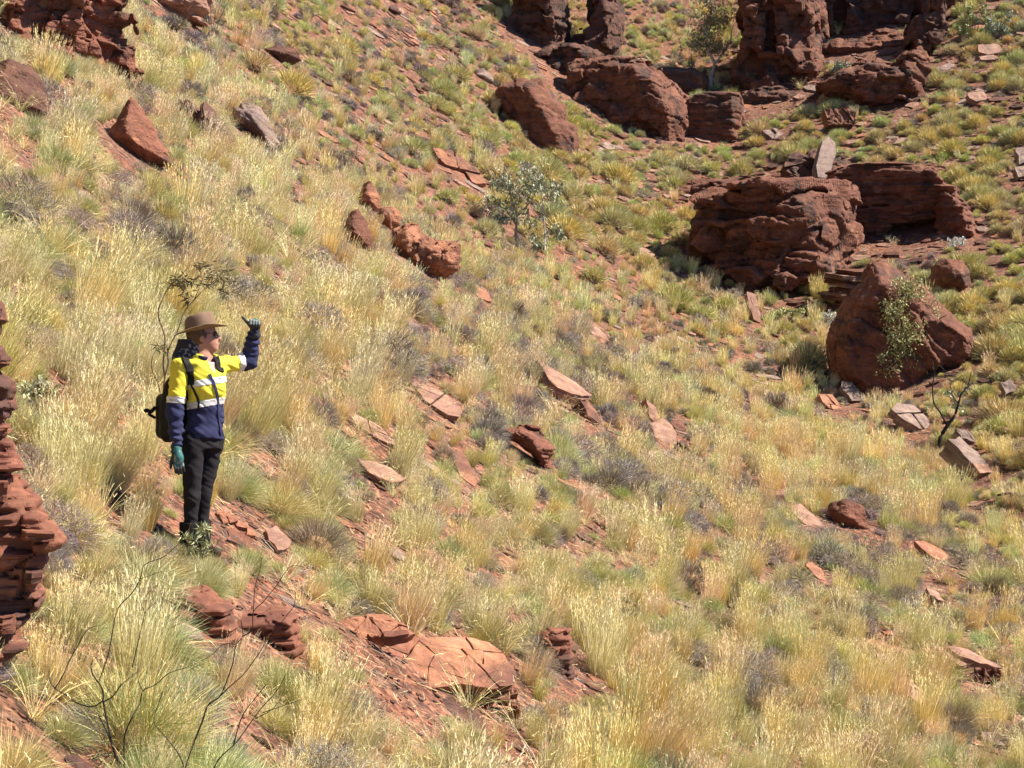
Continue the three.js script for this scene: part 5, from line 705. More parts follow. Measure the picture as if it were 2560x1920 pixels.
// where each kind grows, as patches seen in the photograph: [x, y, radius x, radius y, amount]
const PATCH = {
  straw: [[700, 250, 260, 170, 1.2], [1000, 420, 260, 150, 1], [820, 520, 250, 180, 0.8], [1250, 640, 200, 160, 0.8], [1800, 900, 300, 200, 1.3], [2000, 1150, 260, 160, 1.3], [1620, 720, 150, 150, 1], [300, 1000, 300, 260, 0.9], [800, 1000, 200, 240, 0.9], [1080, 1200, 130, 160, 1.6], [1500, 1650, 400, 250, 1.1], [2100, 1750, 350, 200, 0.9], [1700, 80, 90, 110, 1.6], [1280, 120, 130, 90, 1], [1500, 330, 160, 60, 0.7], [2050, 260, 140, 50, 0.9], [2400, 1150, 200, 110, 1.1], [1000, 720, 200, 130, 0.5], [700, 1750, 300, 160, 0.7]],
  dead: [[320, 560, 130, 90, 1.3], [640, 340, 120, 70, 1], [1050, 770, 120, 130, 1.1], [950, 330, 130, 100, 0.9], [1020, 130, 200, 110, 1.1], [1500, 950, 180, 120, 1], [1620, 1180, 130, 130, 1.4], [2000, 1350, 260, 120, 1.0], [2200, 1600, 200, 120, 1], [800, 430, 70, 60, 0.9], [1160, 1700, 160, 60, 0.9], [900, 1600, 80, 80, 0.8], [1350, 1750, 120, 120, 0.7], [1900, 1700, 150, 150, 0.6], [860, 700, 90, 120, 0.9], [1260, 1010, 90, 90, 0.7]],
  ball: [[1600, 500, 180, 150, 2.2], [2480, 450, 140, 380, 2.6], [2480, 900, 130, 250, 2.4], [2250, 320, 260, 70, 2], [1450, 400, 180, 80, 1.8], [1950, 320, 120, 90, 1], [1150, 220, 110, 120, 1], [2150, 60, 200, 60, 0.8], [1720, 560, 120, 120, 1]],
  hummock: [[150, 330, 160, 110, 1], [130, 560, 120, 80, 1], [600, 1000, 180, 220, 0.8], [300, 1500, 300, 200, 1.4], [300, 1800, 350, 160, 1.3], [1400, 1100, 160, 140, 0.5], [700, 60, 160, 80, 0.8], [900, 1400, 200, 130, 0.8], [2100, 1550, 300, 150, 0.9], [1850, 1500, 300, 150, 0.8], [2450, 1350, 120, 150, 0.8], [1400, 1350, 200, 150, 0.6]],
};
const BARE = [[880, 1330, 50, 150, 1.2], [600, 1290, 50, 40, 1], [180, 1480, 70, 40, 0.9], [420, 1620, 80, 45, 0.9], [1000, 1790, 90, 40, 0.8], [1320, 1900, 70, 40, 0.8], [1080, 820, 60, 50, 0.6], [1450, 1030, 120, 70, 0.8], [1700, 1160, 70, 70, 0.8], [1870, 1480, 50, 80, 0.7], [700, 700, 30, 90, 1.2], [600, 600, 60, 60, 0.7], [1560, 480, 120, 60, 0.8], [2480, 250, 100, 90, 0.8], [1400, 430, 60, 60, 0.6], [2290, 380, 170, 60, 0.9], [1010, 70, 130, 80, 0.8], [2380, 1060, 80, 70, 0.9], [640, 1480, 60, 40, 0.8], [1100, 1660, 150, 60, 1], [1560, 1560, 50, 50, 0.6], [200, 520, 70, 40, 0.6], [470, 470, 60, 40, 0.5], [1900, 1780, 70, 90, 0.8]];
const amount = (list, px, py) => { let s = 0; for (const [x, y, rx, ry, a] of list) s += a * Math.exp(-(((px - x) / rx) ** 2) - ((py - y) / ry) ** 2); return s; };
const KEEP_CLEAR = [];                                // [x, z, radius] kept free of plants (rocks, feet)
const shown = PROTECT.map((q) => ({ ...q, x0: Math.min(...q.px.map((p) => p[0])) - 60, x1: Math.max(...q.px.map((p) => p[0])) + 60, y0: Math.min(...q.px.map((p) => p[1])) - 20, y1: Math.max(...q.px.map((p) => p[1])) + 260 }));
function hides(px, py, d, size, kind) {
  if (kind === 'wisp' && hash(Math.round(px * 7), Math.round(py * 7)) < 0.5 && !(px > 330 && px < 680 && py < 1600)) return false;               // would it stand in front of, or grow through, a rock that the photograph shows bare?
  const k = FOCAL / d, h = size * k * (kind === 'straw' || kind === 'wisp' ? 1.0 : 0.85), w = size * k * (kind === 'straw' ? 0.3 : 0.75);
  for (const q of shown) {
    if (px < q.x0 || px > q.x1 || py < q.y0 || py > q.y1 || d > q.d + 1.2) continue;
    for (const [a, b] of [[0, 0], [0, 0.3], [0, 0.6], [0, 0.95], [-0.8, 0.35], [0.8, 0.35], [-0.6, 0.75], [0.6, 0.75]]) if (polyDist(q.px, px + a * w, py - b * h) < (q.soft ?? -4)) return true;
  }
  return false;
}
function sow() {
  const r = rand(4242);
  const cell = 0.335;
  for (let d = 5.2; d < 92; d += cell * (d > 45 ? 1.45 : 1)) for (let x = -d * 0.36 - 3.5; x < d * 0.36 + 3.5; x += cell * (d > 45 ? 1.45 : 1)) {
    const gx = x + (r() - 0.5) * cell * 0.95, gd = d + (r() - 0.5) * cell * 0.95, a = r(), b = r(), c = r(), e = r(), turn = r() * 6.283;
    const p = onGround(gx, gd), [px, py] = photo(p);
    if (KEEP_CLEAR.some(([kx, kz, kr]) => (gx - kx) ** 2 + (p.z - kz) ** 2 < kr * kr)) continue;
    // runs of plants and of bare scree follow the fall of the slope
    const streak = fbm(gx * 0.35 + gd * 0.1, (gd - gx * 0.25) * 1.1, 3.1, 3), blot = fbm(gx * 0.55, gd * 0.55, 8.2, 3);
    const bare = amount(BARE, px, py);
    if (a > (gd < 17 || gd > 42 ? 1.0 : 0.92) + 0.6 * streak - 0.5 * bare) continue;
    const w = { straw: 0.5 + 1.35 * amount(PATCH.straw, px, py) + 0.7 * blot, dead: 0.4 + 1.5 * amount(PATCH.dead, px, py) - 0.5 * blot, ball: amount(PATCH.ball, px, py) * 1.2 + (gd > 48 ? 0.5 : 0), hummock: 0.42 + amount(PATCH.hummock, px, py) - 0.25 * blot, wisp: gd < 30 ? 0.35 : 0.05 };
    if (gd < 20) w.dead *= 0.6; if (w.ball > 1.1) { w.straw *= 0.5; w.hummock *= 0.2; w.dead *= 0.4; if (a > 0.86 + 0.5 * streak + 0.5 * fbm(gx * 0.7, gd * 0.7, 5.5, 2)) continue; }
    let t = b * Object.values(w).reduce((s, q) => s + Math.max(0, q), 0), kind = 'hummock';
    for (const [k, q] of Object.entries(w)) { t -= Math.max(0, q); if (t <= 0) { kind = k; break; } }
    const near = px < 900 && py > 1330; if (near && kind === 'straw' && e < 0.6) kind = 'hummock';
    const K = KIND[kind], big = (0.55 + 0.9 * c * c + 0.25 * e) * (near && kind === 'hummock' ? 0.95 : near ? 0.8 : 1) * (1 + 0.4 * fbm(gx * 0.6 + 40, gd * 0.6, 1.1, 2)) * (kind === 'ball' ? 0.75 + 0.7 * c : 1), drift = fbm(gx * 0.3, gd * 0.3 - gx * 0.1, 12.5, 3) + 0.5 * (r() - 0.5), pick = clamp(Math.floor((drift * 0.9 + 0.5) * K.n), 0, K.n - 1);
    let size = { straw: 0.48, dead: 0.25, ball: 0.30, hummock: 0.30, wisp: 0.46 }[kind] * big * (kind === 'straw' && gd > 40 ? 0.9 : 1);
    if (hides(px, py, gd, size, kind)) { size *= 0.45; if (hides(px, py, gd, size, kind)) continue; }
    K.plants.push({ p, s: size, sy: size * (0.85 + 0.35 * e), turn, v: pick, d: gd, px, py, tint: [0.88 + 0.22 * r(), 0.9 + 0.22 * r(), 0.82 + 0.36 * r()] });
  }
}
function fillNear() {                                 // smaller tufts between the large ones on the nearest ground
  const r = rand(8181), cell = 0.3;
  for (let d = 6; d < 24; d += cell) for (let x = -d * 0.34 - 1.5; x < d * 0.34 + 1.5; x += cell) {
    const gx = x + (r() - 0.5) * cell, gd = d + (r() - 0.5) * cell, a = r(), b = r(), c = r(), e = r(), turn = r() * 6.283, p = onGround(gx, gd), [px, py] = photo(p), bare = amount(BARE, px, py);
    if (a > 0.78 - 0.5 * bare + 0.25 * fbm(gx * 0.9, gd * 0.9, 2.2, 2)) continue;
    const kind = b < 0.36 ? 'hummock' : b < 0.66 ? 'straw' : b < 0.9 ? 'wisp' : 'dead', K = KIND[kind]; let size = { straw: 0.34, dead: 0.15, hummock: 0.2, wisp: 0.36 }[kind] * (0.75 + 0.6 * c);
    if (hides(px, py, gd, size, kind)) { size *= 0.5; if (hides(px, py, gd, size, kind)) continue; }
    K.plants.push({ p, s: size, sy: size * (0.85 + 0.35 * e), turn, v: Math.floor(r() * K.n), d: gd, px, py, tint: [0.88 + 0.22 * r(), 0.9 + 0.22 * r(), 0.82 + 0.36 * r()] });
  }
}
const up = V(0, 1, 0);
function settle(o, q) {
  const n = slopeN(q.p.x, q.d), tilt = new THREE.Quaternion().setFromUnitVectors(up, n.lerp(up, q.upright ?? 0.55).normalize());
  o.position.copy(q.p); o.quaternion.copy(tilt).multiply(new THREE.Quaternion().setFromAxisAngle(up, q.turn)); o.scale.set(q.s, q.sy, q.s);
}
const WAYS = ['uphill of', 'downhill of', 'beyond', 'this side of'], ORDER = ['nearest', 'second', 'third', 'fourth', 'fifth', 'sixth', 'seventh', 'eighth', 'ninth', 'tenth', 'eleventh', 'twelfth', 'thirteenth', 'fourteenth', 'fifteenth', 'sixteenth', 'seventeenth', 'eighteenth', 'nineteenth', 'twentieth'];
function nameByMarks(list, word) {                    // which one it is: by the nearest landmark, the side of it, and its turn outwards
  const bins = {};
  for (const q of list) {
    let best = MARKS[0], bd = 1e9;
    for (const m of MARKS) { const t = Math.hypot(q.p.x - m[1], (q.p.z - m[2]) * 0.7); if (t < bd) { bd = t; best = m; } }
    const dx = q.p.x - best[1], dz = best[2] - q.p.z, way = Math.abs(dx) > Math.abs(dz) ? (dx < 0 ? 0 : 1) : dz > 0 ? 2 : 3;
    q.far = Math.hypot(dx, dz); (bins[word(q) + '|' + way + '|' + best[0]] ??= []).push(q);
  }
  for (const [key, all] of Object.entries(bins)) { const [w, way, m] = key.split('|'); all.sort((a, b) => a.far - b.far).forEach((q, i) => { q.label = (all.length > 1 ? (ORDER[i] ?? 'outlying') + ' ' : '') + w + ' ' + WAYS[way] + ' the ' + m; }); }
}
function grow() {
  const dummy = new THREE.Object3D();
  for (const K of Object.values(KIND)) {
    const seen = (q) => q.px > 5 && q.px < 2555 && q.py > 5 && q.py < 1915, lod = (q) => (q.d < 21 ? 0 : q.d < 40 ? 1 : 2);
    const order = K.plants.filter(seen).sort((a, b) => b.s / b.d - a.s / a.d), own = new Set(order.slice(0, 290));
    nameByMarks([...own], (q) => K.word[q.v]);
    for (const q of own) {
      const mat = K.mats ??= Array.from({ length: 6 }, (_, i) => { const m = plantMat.clone(); m.color.setRGB(0.88 + 0.04 * i, 0.92 + 0.03 * ((i * 2) % 6), 0.84 + 0.05 * ((i * 5) % 6)); return m; });
      const m = new THREE.Mesh(K.geo[lod(q)][q.v], mat[Math.floor(q.turn * 1e3) % 6]); m.name = K.name; settle(m, q); put(m, q.label, K.category, K.group);
    }
    const rest = {};
    for (const q of K.plants) if (!own.has(q)) (rest[lod(q) + ':' + q.v] ??= []).push(q);
    const g = thing(K.name + '_cover');
    for (const [key, list] of Object.entries(rest)) {
      const [l, v] = key.split(':'), im = new THREE.InstancedMesh(K.geo[l][v], plantMat, list.length), c = new THREE.Color(); im.name = 'tufts';
      list.forEach((q, i) => { settle(dummy, q); dummy.updateMatrix(); im.setMatrixAt(i, dummy.matrix); im.setColorAt(i, c.setRGB(...q.tint)); }); im.userData.kind = 'stuff'; g.add(im);
    }
    put(g, 'further ' + K.group + ' covering the rest of the slope', 'ground cover', null, 'stuff');
  }
}

function strewLitter() {                              // fallen straw lying on the earth
  const r = rand(313), dummy = new THREE.Object3D(), c = new THREE.Color(), geos = [0, 1].map((v) => { const q = rand(500 + v), B = blades(); for (let i = 0; i < 60; i++) { const a = q() * 6.283; blade(B, [(q() - 0.5) * 0.7, 0.004 + 0.05 * q() * q(), (q() - 0.5) * 0.7], V(Math.cos(a), 0.12 * (q() - 0.5), Math.sin(a)).normalize(), 0.06 + 0.16 * q(), 0.0012 + 0.001 * q(), 0.02, tone(mixOf([['straw', 3], ['ash', 3], ['grey', 3], ['brown', 3]], q), q, 0.3), 2, q, 0.05 * (q() - 0.5)); } return plantGeometry(B); });
  const g = thing('straw_litter');
  for (const geo of geos) { const list = []; for (let d = 6; d < 50; d += 0.6) for (let x = -d * 0.34 - 2; x < d * 0.34 + 2; x += 0.6) { if (r() < 0.35) continue; const gd = d + (r() - 0.5) * 0.6; list.push({ p: onGround(x + (r() - 0.5) * 0.6, gd), d: gd, s: 0.8 + 0.6 * r(), sy: 1, turn: r() * 6.283, upright: 0 }); } const im = new THREE.InstancedMesh(geo, plantMat, list.length); im.name = 'straws'; im.userData.kind = 'stuff'; list.forEach((q, i) => { settle(dummy, q); dummy.updateMatrix(); im.setMatrixAt(i, dummy.matrix); im.setColorAt(i, c.setScalar(0.8 + 0.4 * r())); }); g.add(im); }
  put(g, 'fallen straw and dead leaves lying on the red earth', 'litter', null, 'stuff');
}
// ---------------------------------------------------------------- trees, shrubs, burnt twigs
function tubeGeometry(pts, r0, r1, rgb, sides = 6) {   // a tapering, slightly knotty stem
  const C = new THREE.CatmullRomCurve3(pts), n = Math.max(3, (pts.length - 1) * 4), pos = [], idx = [], col = [], uv = [];
  for (let i = 0; i <= n; i++) {
    const t = i / n, p = C.getPoint(t), T = C.getTangent(t), a = Math.abs(T.y) < 0.9 ? V(0, 1, 0) : V(1, 0, 0), u = new THREE.Vector3().crossVectors(T, a).normalize(), w = new THREE.Vector3().crossVectors(T, u), r = lerp(r0, r1, t) * (1 + 0.12 * noise(p.x * 30, p.y * 30, p.z * 30));
    for (let k = 0; k < sides; k++) { const q = k / sides * 6.283, e = p.clone().addScaledVector(u, Math.cos(q) * r).addScaledVector(w, Math.sin(q) * r); pos.push(e.x, e.y, e.z); uv.push(k / sides * 0.3, t); const s = 0.8 + 0.4 * hash(i, k, Math.round(p.x * 100)); col.push(rgb[0] * s, rgb[1] * s, rgb[2] * s); }
  }
  for (let i = 0; i < n; i++) for (let k = 0; k < sides; k++) { const a = i * sides + k, b = i * sides + (k + 1) % sides; idx.push(a, b, a + sides, b, b + sides, a + sides); }
  const g = new THREE.BufferGeometry(); g.setAttribute('position', new THREE.Float32BufferAttribute(pos, 3)); g.setAttribute('uv', new THREE.Float32BufferAttribute(uv, 2)); g.setAttribute('color', new THREE.Float32BufferAttribute(col, 3)); g.setIndex(idx); g.computeVertexNormals(); return g;
}
const leafMat = new THREE.MeshPhysicalMaterial({ vertexColors: true, roughness: 0.5, side: THREE.DoubleSide });
function leaf(B, o, dir, len, wid, rgb, r) {           // lance-shaped, folded along the middle
  const up0 = V(r() - 0.5, r() - 0.5, r() - 0.5), s = new THREE.Vector3().crossVectors(dir, up0).normalize(), n = new THREE.Vector3().crossVectors(s, dir).normalize(), m = o.clone().addScaledVector(dir, len * 0.45), e = o.clone().addScaledVector(dir, len).addScaledVector(n, -len * 0.12), a = m.clone().addScaledVector(s, wid).addScaledVector(n, wid * 0.3), b = m.clone().addScaledVector(s, -wid).addScaledVector(n, wid * 0.3);
  for (const q of [o, a, m, a, e, m, o, m, b, m, e, b]) B.p.push(q.x, q.y, q.z); for (let i = 0; i < 12; i++) B.c.push(...rgb);
}
// stems: lists of photo spots with an offset in depth; tufts: [x, y, rx, ry, leaves]
function tree(o) {
  const { name, label, category = 'tree', d, stems, tufts, bark = [0.6, 0.55, 0.48], leafTone, leafLen = 0.09, leafWid = 0.016, hang = 0.5, seed = 1, deep = 0.7, mat = leafMat, group, twig = 0.006 } = o;
  const r = rand(seed * 97 + 5), k = d / FOCAL, p0 = ray(stems[0].at[0][0], stems[0].at[0][1], d), t = thing(name, p0), L = (x, y, z = 0) => ray(x, y, d - z).sub(p0), B = blades(), wood = [];
  for (const s of stems) wood.push(tubeGeometry(s.at.map(([x, y, z = 0]) => L(x, y, z)), s.r[0] * k, s.r[1] * k, s.tone ?? bark));
  for (let [x, y, rx, ry, n] of tufts) {
    n *= o.thin ? 1.3 : name === 'green_gum' ? 7 : name === 'white_gum' ? 2.8 : 2.6; const c = L(x, y, (r() - 0.5) * deep), m = Math.max(3, Math.round(n / 16));
    for (let i = 0; i < m; i++) {                      // sprigs, each with its own leaves
      const q = V((r() * 2 - 1), (r() * 2 - 1), (r() * 2 - 1)); if (q.length() > 1) q.normalize().multiplyScalar(0.95); const tip = c.clone().add(V(q.x * rx * k, q.y * ry * k, q.z * Math.min(rx, 60) * k * 1.1)), from = c.clone().lerp(tip, 0.15); from.y -= ry * k * 0.4;
      wood.push(tubeGeometry([from, from.clone().lerp(tip, 0.5).add(V((r() - 0.5) * 0.05, 0.02, (r() - 0.5) * 0.05)), tip], twig * 1.3, twig * 0.5, bark, 4));
      for (let j = 0; j < n / m; j++) {
        const s = Math.pow(r(), 0.6), at = from.clone().lerp(tip, s).add(V((r() - 0.5) * rx * k * 0.5, (r() - 0.5) * ry * k * 0.45, (r() - 0.5) * rx * k * 0.5)), dir = V(r() - 0.5, (r() - 0.5) * (1 - hang) - hang * 0.7, r() - 0.5).normalize();
        leaf(B, at, dir, leafLen * (0.7 + 0.6 * r()), leafWid * (0.7 + 0.6 * r()), tone(leafTone[Math.floor(r() * leafTone.length)], r, 0.28), r);
      }
    }
  }
  part('trunk', mergeGeometries(wood), barkMat, t);
  if (B.p.length) part('crown', plantGeometry(B), mat, t);
  mark(o.phrase ?? name.replace(/_/g, ' '), t);
  return put(t, label, category, group);
}
const GUM = [[0.20, 0.25, 0.15], [0.27, 0.31, 0.20], [0.15, 0.20, 0.12], [0.36, 0.39, 0.30]], LIMEY = [[0.36, 0.38, 0.14], [0.28, 0.32, 0.11], [0.46, 0.47, 0.21], [0.22, 0.26, 0.10]], OLIVE = [[0.17, 0.185, 0.08], [0.22, 0.225, 0.10], [0.28, 0.265, 0.13], [0.13, 0.14, 0.065]];
tree({ name: 'gum_sapling', phrase: 'grey green sapling', label: 'grey green gum sapling with thin stems, alone on the middle slope', d: depthAt(1292, 614), seed: 2, leafTone: GUM, leafLen: 0.13, leafWid: 0.024, bark: [0.42, 0.34, 0.28], stems: [{ at: [[1292, 616], [1290, 580], [1293, 540], [1280, 500], [1270, 450], [1262, 415]], r: [5, 1.2] }, { at: [[1362, 628, 0.2], [1362, 580], [1358, 520], [1352, 470], [1345, 425]], r: [2.4, 1], tone: [0.7, 0.66, 0.6] }, { at: [[1293, 540], [1320, 512], [1345, 470], [1362, 432]], r: [2.5, 1] }, { at: [[1290, 562], [1262, 522], [1222, 505]], r: [2.2, 0.8] }], tufts: [[1265, 440, 45, 40, 100], [1340, 438, 58, 48, 150], [1300, 490, 62, 48, 130], [1218, 508, 38, 36, 70], [1375, 480, 32, 40, 60], [1285, 540, 52, 28, 60], [1350, 595, 38, 30, 70], [1388, 580, 24, 26, 36], [1255, 548, 26, 20, 30], [1396, 455, 16, 30, 22], [1330, 545, 30, 30, 30]] });
tree({ name: 'white_gum', phrase: 'white-trunked tree', label: 'small gum tree with white trunk beside the tall crag at the top', d: depthAt(1775, 220), seed: 3, leafTone: OLIVE, leafLen: 0.12, leafWid: 0.03, bark: [0.72, 0.66, 0.6], stems: [{ at: [[1775, 226], [1780, 182], [1786, 158], [1772, 128], [1768, 88], [1776, 40], [1784, -10]], r: [5.5, 1.5] }, { at: [[1785, 162], [1806, 136], [1826, 102], [1830, 72], [1840, 52]], r: [3.2, 1] }, { at: [[1768, 90], [1750, 60], [1744, 20]], r: [2.2, 0.8] }], tufts: [[1758, 60, 46, 50, 190], [1792, 38, 42, 50, 190], [1776, 112, 48, 30, 150], [1802, 118, 32, 24, 90], [1742, 104, 28, 40, 90], [1822, 40, 26, 22, 60], [1772, -10, 54, 40, 180], [1735, 150, 20, 24, 40]] });
tree({ name: 'green_gum', phrase: 'small green tree', label: 'small yellow green gum tree in front of the great tilted boulder', d: depthAt(2225, 985), seed: 4, leafTone: LIMEY, leafLen: 0.085, leafWid: 0.014, bark: [0.5, 0.36, 0.26], stems: [{ at: [[2224, 990], [2222, 945], [2228, 905], [2236, 862], [2246, 820], [2262, 770], [2272, 720]], r: [7, 1.5] }, { at: [[2234, 885], [2258, 850], [2290, 830], [2330, 806], [2366, 788]], r: [4, 1.2], tone: [0.03, 0.022, 0.02] }, { at: [[2290, 830], [2284, 802], [2298, 770], [2302, 722], [2316, 692]], r: [1.8, 0.7], tone: [0.03, 0.022, 0.02] }, { at: [[2228, 905], [2208, 880], [2200, 850]], r: [2.5, 1] }], tufts: [[2268, 718, 52, 40, 150], [2236, 765, 44, 40, 110], [2308, 772, 46, 46, 130], [2258, 820, 62, 46, 150], [2212, 902, 44, 42, 170], [2276, 912, 54, 44, 200], [2252, 960, 34, 30, 70], [2240, 860, 44, 34, 90], [2312, 840, 20, 26, 34]] });
tree({ thin: true, name: 'burnt_tree', phrase: 'burnt black tree', label: 'burnt black crooked tree with few leaves at the lower gully', d: depthAt(2348, 1122), seed: 5, leafTone: GUM, leafLen: 0.10, leafWid: 0.02, bark: [0.022, 0.018, 0.018], stems: [{ at: [[2346, 1130], [2352, 1092], [2370, 1062], [2386, 1040], [2396, 1010], [2402, 986]], r: [6.5, 2] }, { at: [[2368, 1066], [2350, 1030], [2335, 1008], [2332, 960], [2336, 930], [2330, 898]], r: [2.6, 1] }, { at: [[2336, 930], [2348, 914], [2366, 932], [2388, 946]], r: [1.6, 0.7] }, { at: [[2402, 986], [2420, 962], [2428, 930]], r: [2, 0.8] }, { at: [[2396, 1010], [2380, 985], [2376, 960]], r: [1.6, 0.6] }], tufts: [[2390, 1000, 32, 26, 50], [2412, 968, 26, 26, 36], [2372, 975, 20, 16, 18], [2420, 1035, 20, 16, 16]] });
tree({ thin: true, name: 'slender_sapling', phrase: 'slender sapling', label: 'slender sapling with drooping narrow olive leaves behind the walker', d: Math.min(depthAt(405, 1010), -WALKER.z + 2.2), seed: 6, leafTone: [[0.12, 0.11, 0.05], [0.16, 0.15, 0.065], [0.20, 0.18, 0.08], [0.10, 0.075, 0.04]], leafLen: 0.075, leafWid: 0.0075, hang: 0.25, deep: 0.3, twig: 0.0025, bark: [0.30, 0.20, 0.12], stems: [{ at: [[406, 1015], [412, 947], [408, 912], [412, 842], [397, 795], [396, 776], [404, 753], [420, 722], [436, 700]], r: [2.6, 1] }, { at: [[406, 1015], [412, 947], [420, 912], [420, 877], [428, 858], [443, 830], [463, 776], [486, 749], [505, 729], [546, 694]], r: [2.6, 1] }, { at: [[404, 1010], [397, 966], [379, 920], [381, 893], [393, 870]], r: [1.4, 0.7] }, { at: [[486, 749], [500, 715], [512, 680]], r: [1.2, 0.6] }, { at: [[420, 722], [450, 690], [470, 670]], r: [1.2, 0.6] }], tufts: [[470, 688, 52, 26, 60], [525, 690, 52, 34, 70], [440, 702, 30, 34, 34], [560, 722, 26, 22, 22], [412, 868, 26, 12, 16], [458, 742, 30, 18, 18], [500, 660, 44, 16, 30]] });
tree({ thin: true, name: 'leafy_shrub', phrase: 'leafy shrub', category: 'shrub', label: 'low shrub with narrow green leaves in front of the boots', d: -WALKER.z - 0.35, seed: 8, leafTone: [[0.26, 0.30, 0.14], [0.34, 0.37, 0.19], [0.18, 0.22, 0.09]], leafLen: 0.06, leafWid: 0.0055, hang: -0.25, deep: 0.2, twig: 0.002, bark: [0.2, 0.13, 0.08], stems: [{ at: [[500, 1420], [480, 1370], [470, 1335], [478, 1305]], r: [1.6, 0.6] }, { at: [[500, 1420], [505, 1360], [520, 1310]], r: [1.6, 0.6] }, { at: [[470, 1400], [440, 1372], [420, 1392]], r: [1.2, 0.5] }], tufts: [[505, 1315, 28, 18, 40], [475, 1340, 24, 22, 36], [490, 1372, 40, 20, 44], [455, 1388, 20, 14, 18], [535, 1365, 26, 10, 14]] });
{ // burnt twigs in the near grass
  const d = Math.max(7.2, depthAt(300, 1915) - 0.2), Z = (l) => l.map(([x, y, z = 0]) => [x * 0.3888, 1280 + y * 0.3888, z]);
  const twigs = (name, label, seed, lists, phrase) => tree({ name, label, phrase, category: 'shrub', d, seed, leafTone: OLIVE, bark: [0.035, 0.026, 0.024], stems: lists.map(([l, a, b]) => ({ at: Z(l), r: [a * 1.05, b * 1.1] })), tufts: [] });
  twigs('burnt_shrub', 'burnt leafless shrub with forked black twigs at the bottom edge', 21, [[[[800, 1760], [800, 1645], [760, 1600], [720, 1480], [690, 1350], [665, 1220], [660, 1140], [600, 1050], [585, 1000], [595, 950]], 3.4, 1.2], [[[665, 1220], [720, 1190], [780, 1110]], 2, 1.6], [[[660, 1215], [600, 1250], [500, 1230], [430, 1180], [350, 1130], [320, 1080], [315, 990]], 1.9, 0.9], [[[350, 1135, 0], [400, 1060, 0.05], [440, 970], [500, 860], [560, 760], [620, 730]], 1.8, 0.8], [[[800, 1640], [800, 1450], [850, 1320, 0.1], [900, 1230], [920, 1150], [1000, 1110], [1080, 1040], [1200, 1000]], 2.2, 0.8], [[[920, 1150], [890, 1090], [905, 1040]], 1.2, 0.7], [[[750, 1600], [690, 1420], [630, 1300]], 1.6, 0.9], [[[780, 1110], [830, 1070], [880, 1030]], 1, 0.6]], 'forked burnt shrub');
  twigs('burnt_shrub', 'tall leafless burnt shrub with branching black stems beside the near ledges', 22, [[[[1170, 1760], [1190, 1645], [1240, 1500], [1300, 1350], [1340, 1240], [1410, 1190], [1460, 1080], [1500, 960], [1520, 850], [1560, 800], [1550, 700]], 2.8, 1], [[[1410, 1190], [1480, 1120], [1560, 1050], [1650, 930], [1740, 790]], 1.7, 0.8], [[[1560, 800], [1620, 760], [1630, 640], [1690, 580], [1780, 470], [1870, 350], [1950, 350]], 1.6, 0.6], [[[1630, 640], [1640, 480], [1670, 380], [1685, 290]], 1.2, 0.6], [[[1190, 1660], [1150, 1560], [1060, 1440], [990, 1350], [1020, 1230], [1050, 1150]], 1.5, 0.7], [[[1840, 670], [1890, 600], [1895, 510], [1845, 500]], 1.0, 0.6], [[[1740, 800], [1840, 670], [1930, 560]], 1.0, 0.6], [[[1520, 850], [1440, 850], [1360, 920], [1290, 960]], 1.2, 0.6]], 'tall burnt shrub');
  twigs('burnt_shrub', 'low leafless burnt shrub with slanting stems at the bottom edge', 23, [[[[1340, 1760], [1400, 1600], [1520, 1480], [1600, 1370], [1690, 1250], [1780, 1150], [1840, 1040]], 2, 0.8], [[[1500, 1500], [1540, 1360], [1570, 1290], [1640, 1200], [1710, 1110]], 1.6, 1.2], [[[1690, 1290], [1780, 1260], [1920, 1210]], 1.2, 0.6], [[[1640, 1330], [1760, 1260], [1850, 1110]], 1, 0.6]], 'slanting burnt shrub');
  twigs('burnt_shrub', 'thin wiry burnt shrub arching over the green hummock near the outcrop', 24, [[[[640, 1080], [700, 900], [760, 620], [850, 520], [900, 430], [930, 340], [1050, 290], [1120, 230], [1190, 170]], 1.6, 0.7], [[[900, 430], [960, 410], [1040, 380]], 1, 0.6], [[[850, 1000], [890, 830], [920, 700], [930, 650], [1000, 580]], 1.3, 0.7], [[[930, 650], [900, 560], [900, 430]], 1, 0.6]], 'wiry burnt shrub');
}
tree({ name: 'charred_branch', phrase: 'charred branch', category: 'branch', label: 'charred black branch jutting in at the photo edge', d: depthAt(2540, 1262), seed: 9, leafTone: OLIVE, bark: [0.02, 0.017, 0.017], stems: [{ at: [[2640, 1300], [2590, 1262], [2556, 1240], [2530, 1233], [2494, 1238]], r: [8, 3] }, { at: [[2556, 1240], [2540, 1236], [2520, 1242]], r: [4, 2] }], tufts: [] });
// shrubs: silver, green and dry
const SILVER = [[0.56, 0.58, 0.54], [0.42, 0.45, 0.40], [0.68, 0.69, 0.66]];
function shrub(name, label, px, py, rx, ry, leaves, toneList, seed, len = 0.07, wid = 0.016, bark = [0.3, 0.24, 0.2]) {
  const r = rand(seed), stems = [], tufts = [];
  for (let i = 0; i < 5; i++) { const a = (i - 2) / 2.4 + (r() - 0.5) * 0.3; stems.push({ at: [[px + a * rx * 0.2, py + ry + 4], [px + a * rx * 0.5, py + ry * 0.2], [px + a * rx * 0.9, py - ry * (0.5 + 0.4 * r())]], r: [1.2, 0.5] }); }
  for (let i = 0; i < 7; i++) tufts.push([px + (r() - 0.5) * rx * 1.5, py + (r() - 0.5) * ry * 1.3, rx * 0.45, ry * 0.45, leaves / 7]);
  const d = depthAt(px, py + ry); return tree({ name, label, phrase: '', category: 'shrub', d, stems, tufts, leafTone: toneList, leafLen: len, leafWid: wid, hang: 0, seed, deep: rx * 1.2 * d / FOCAL, bark, twig: 0.004 });
}
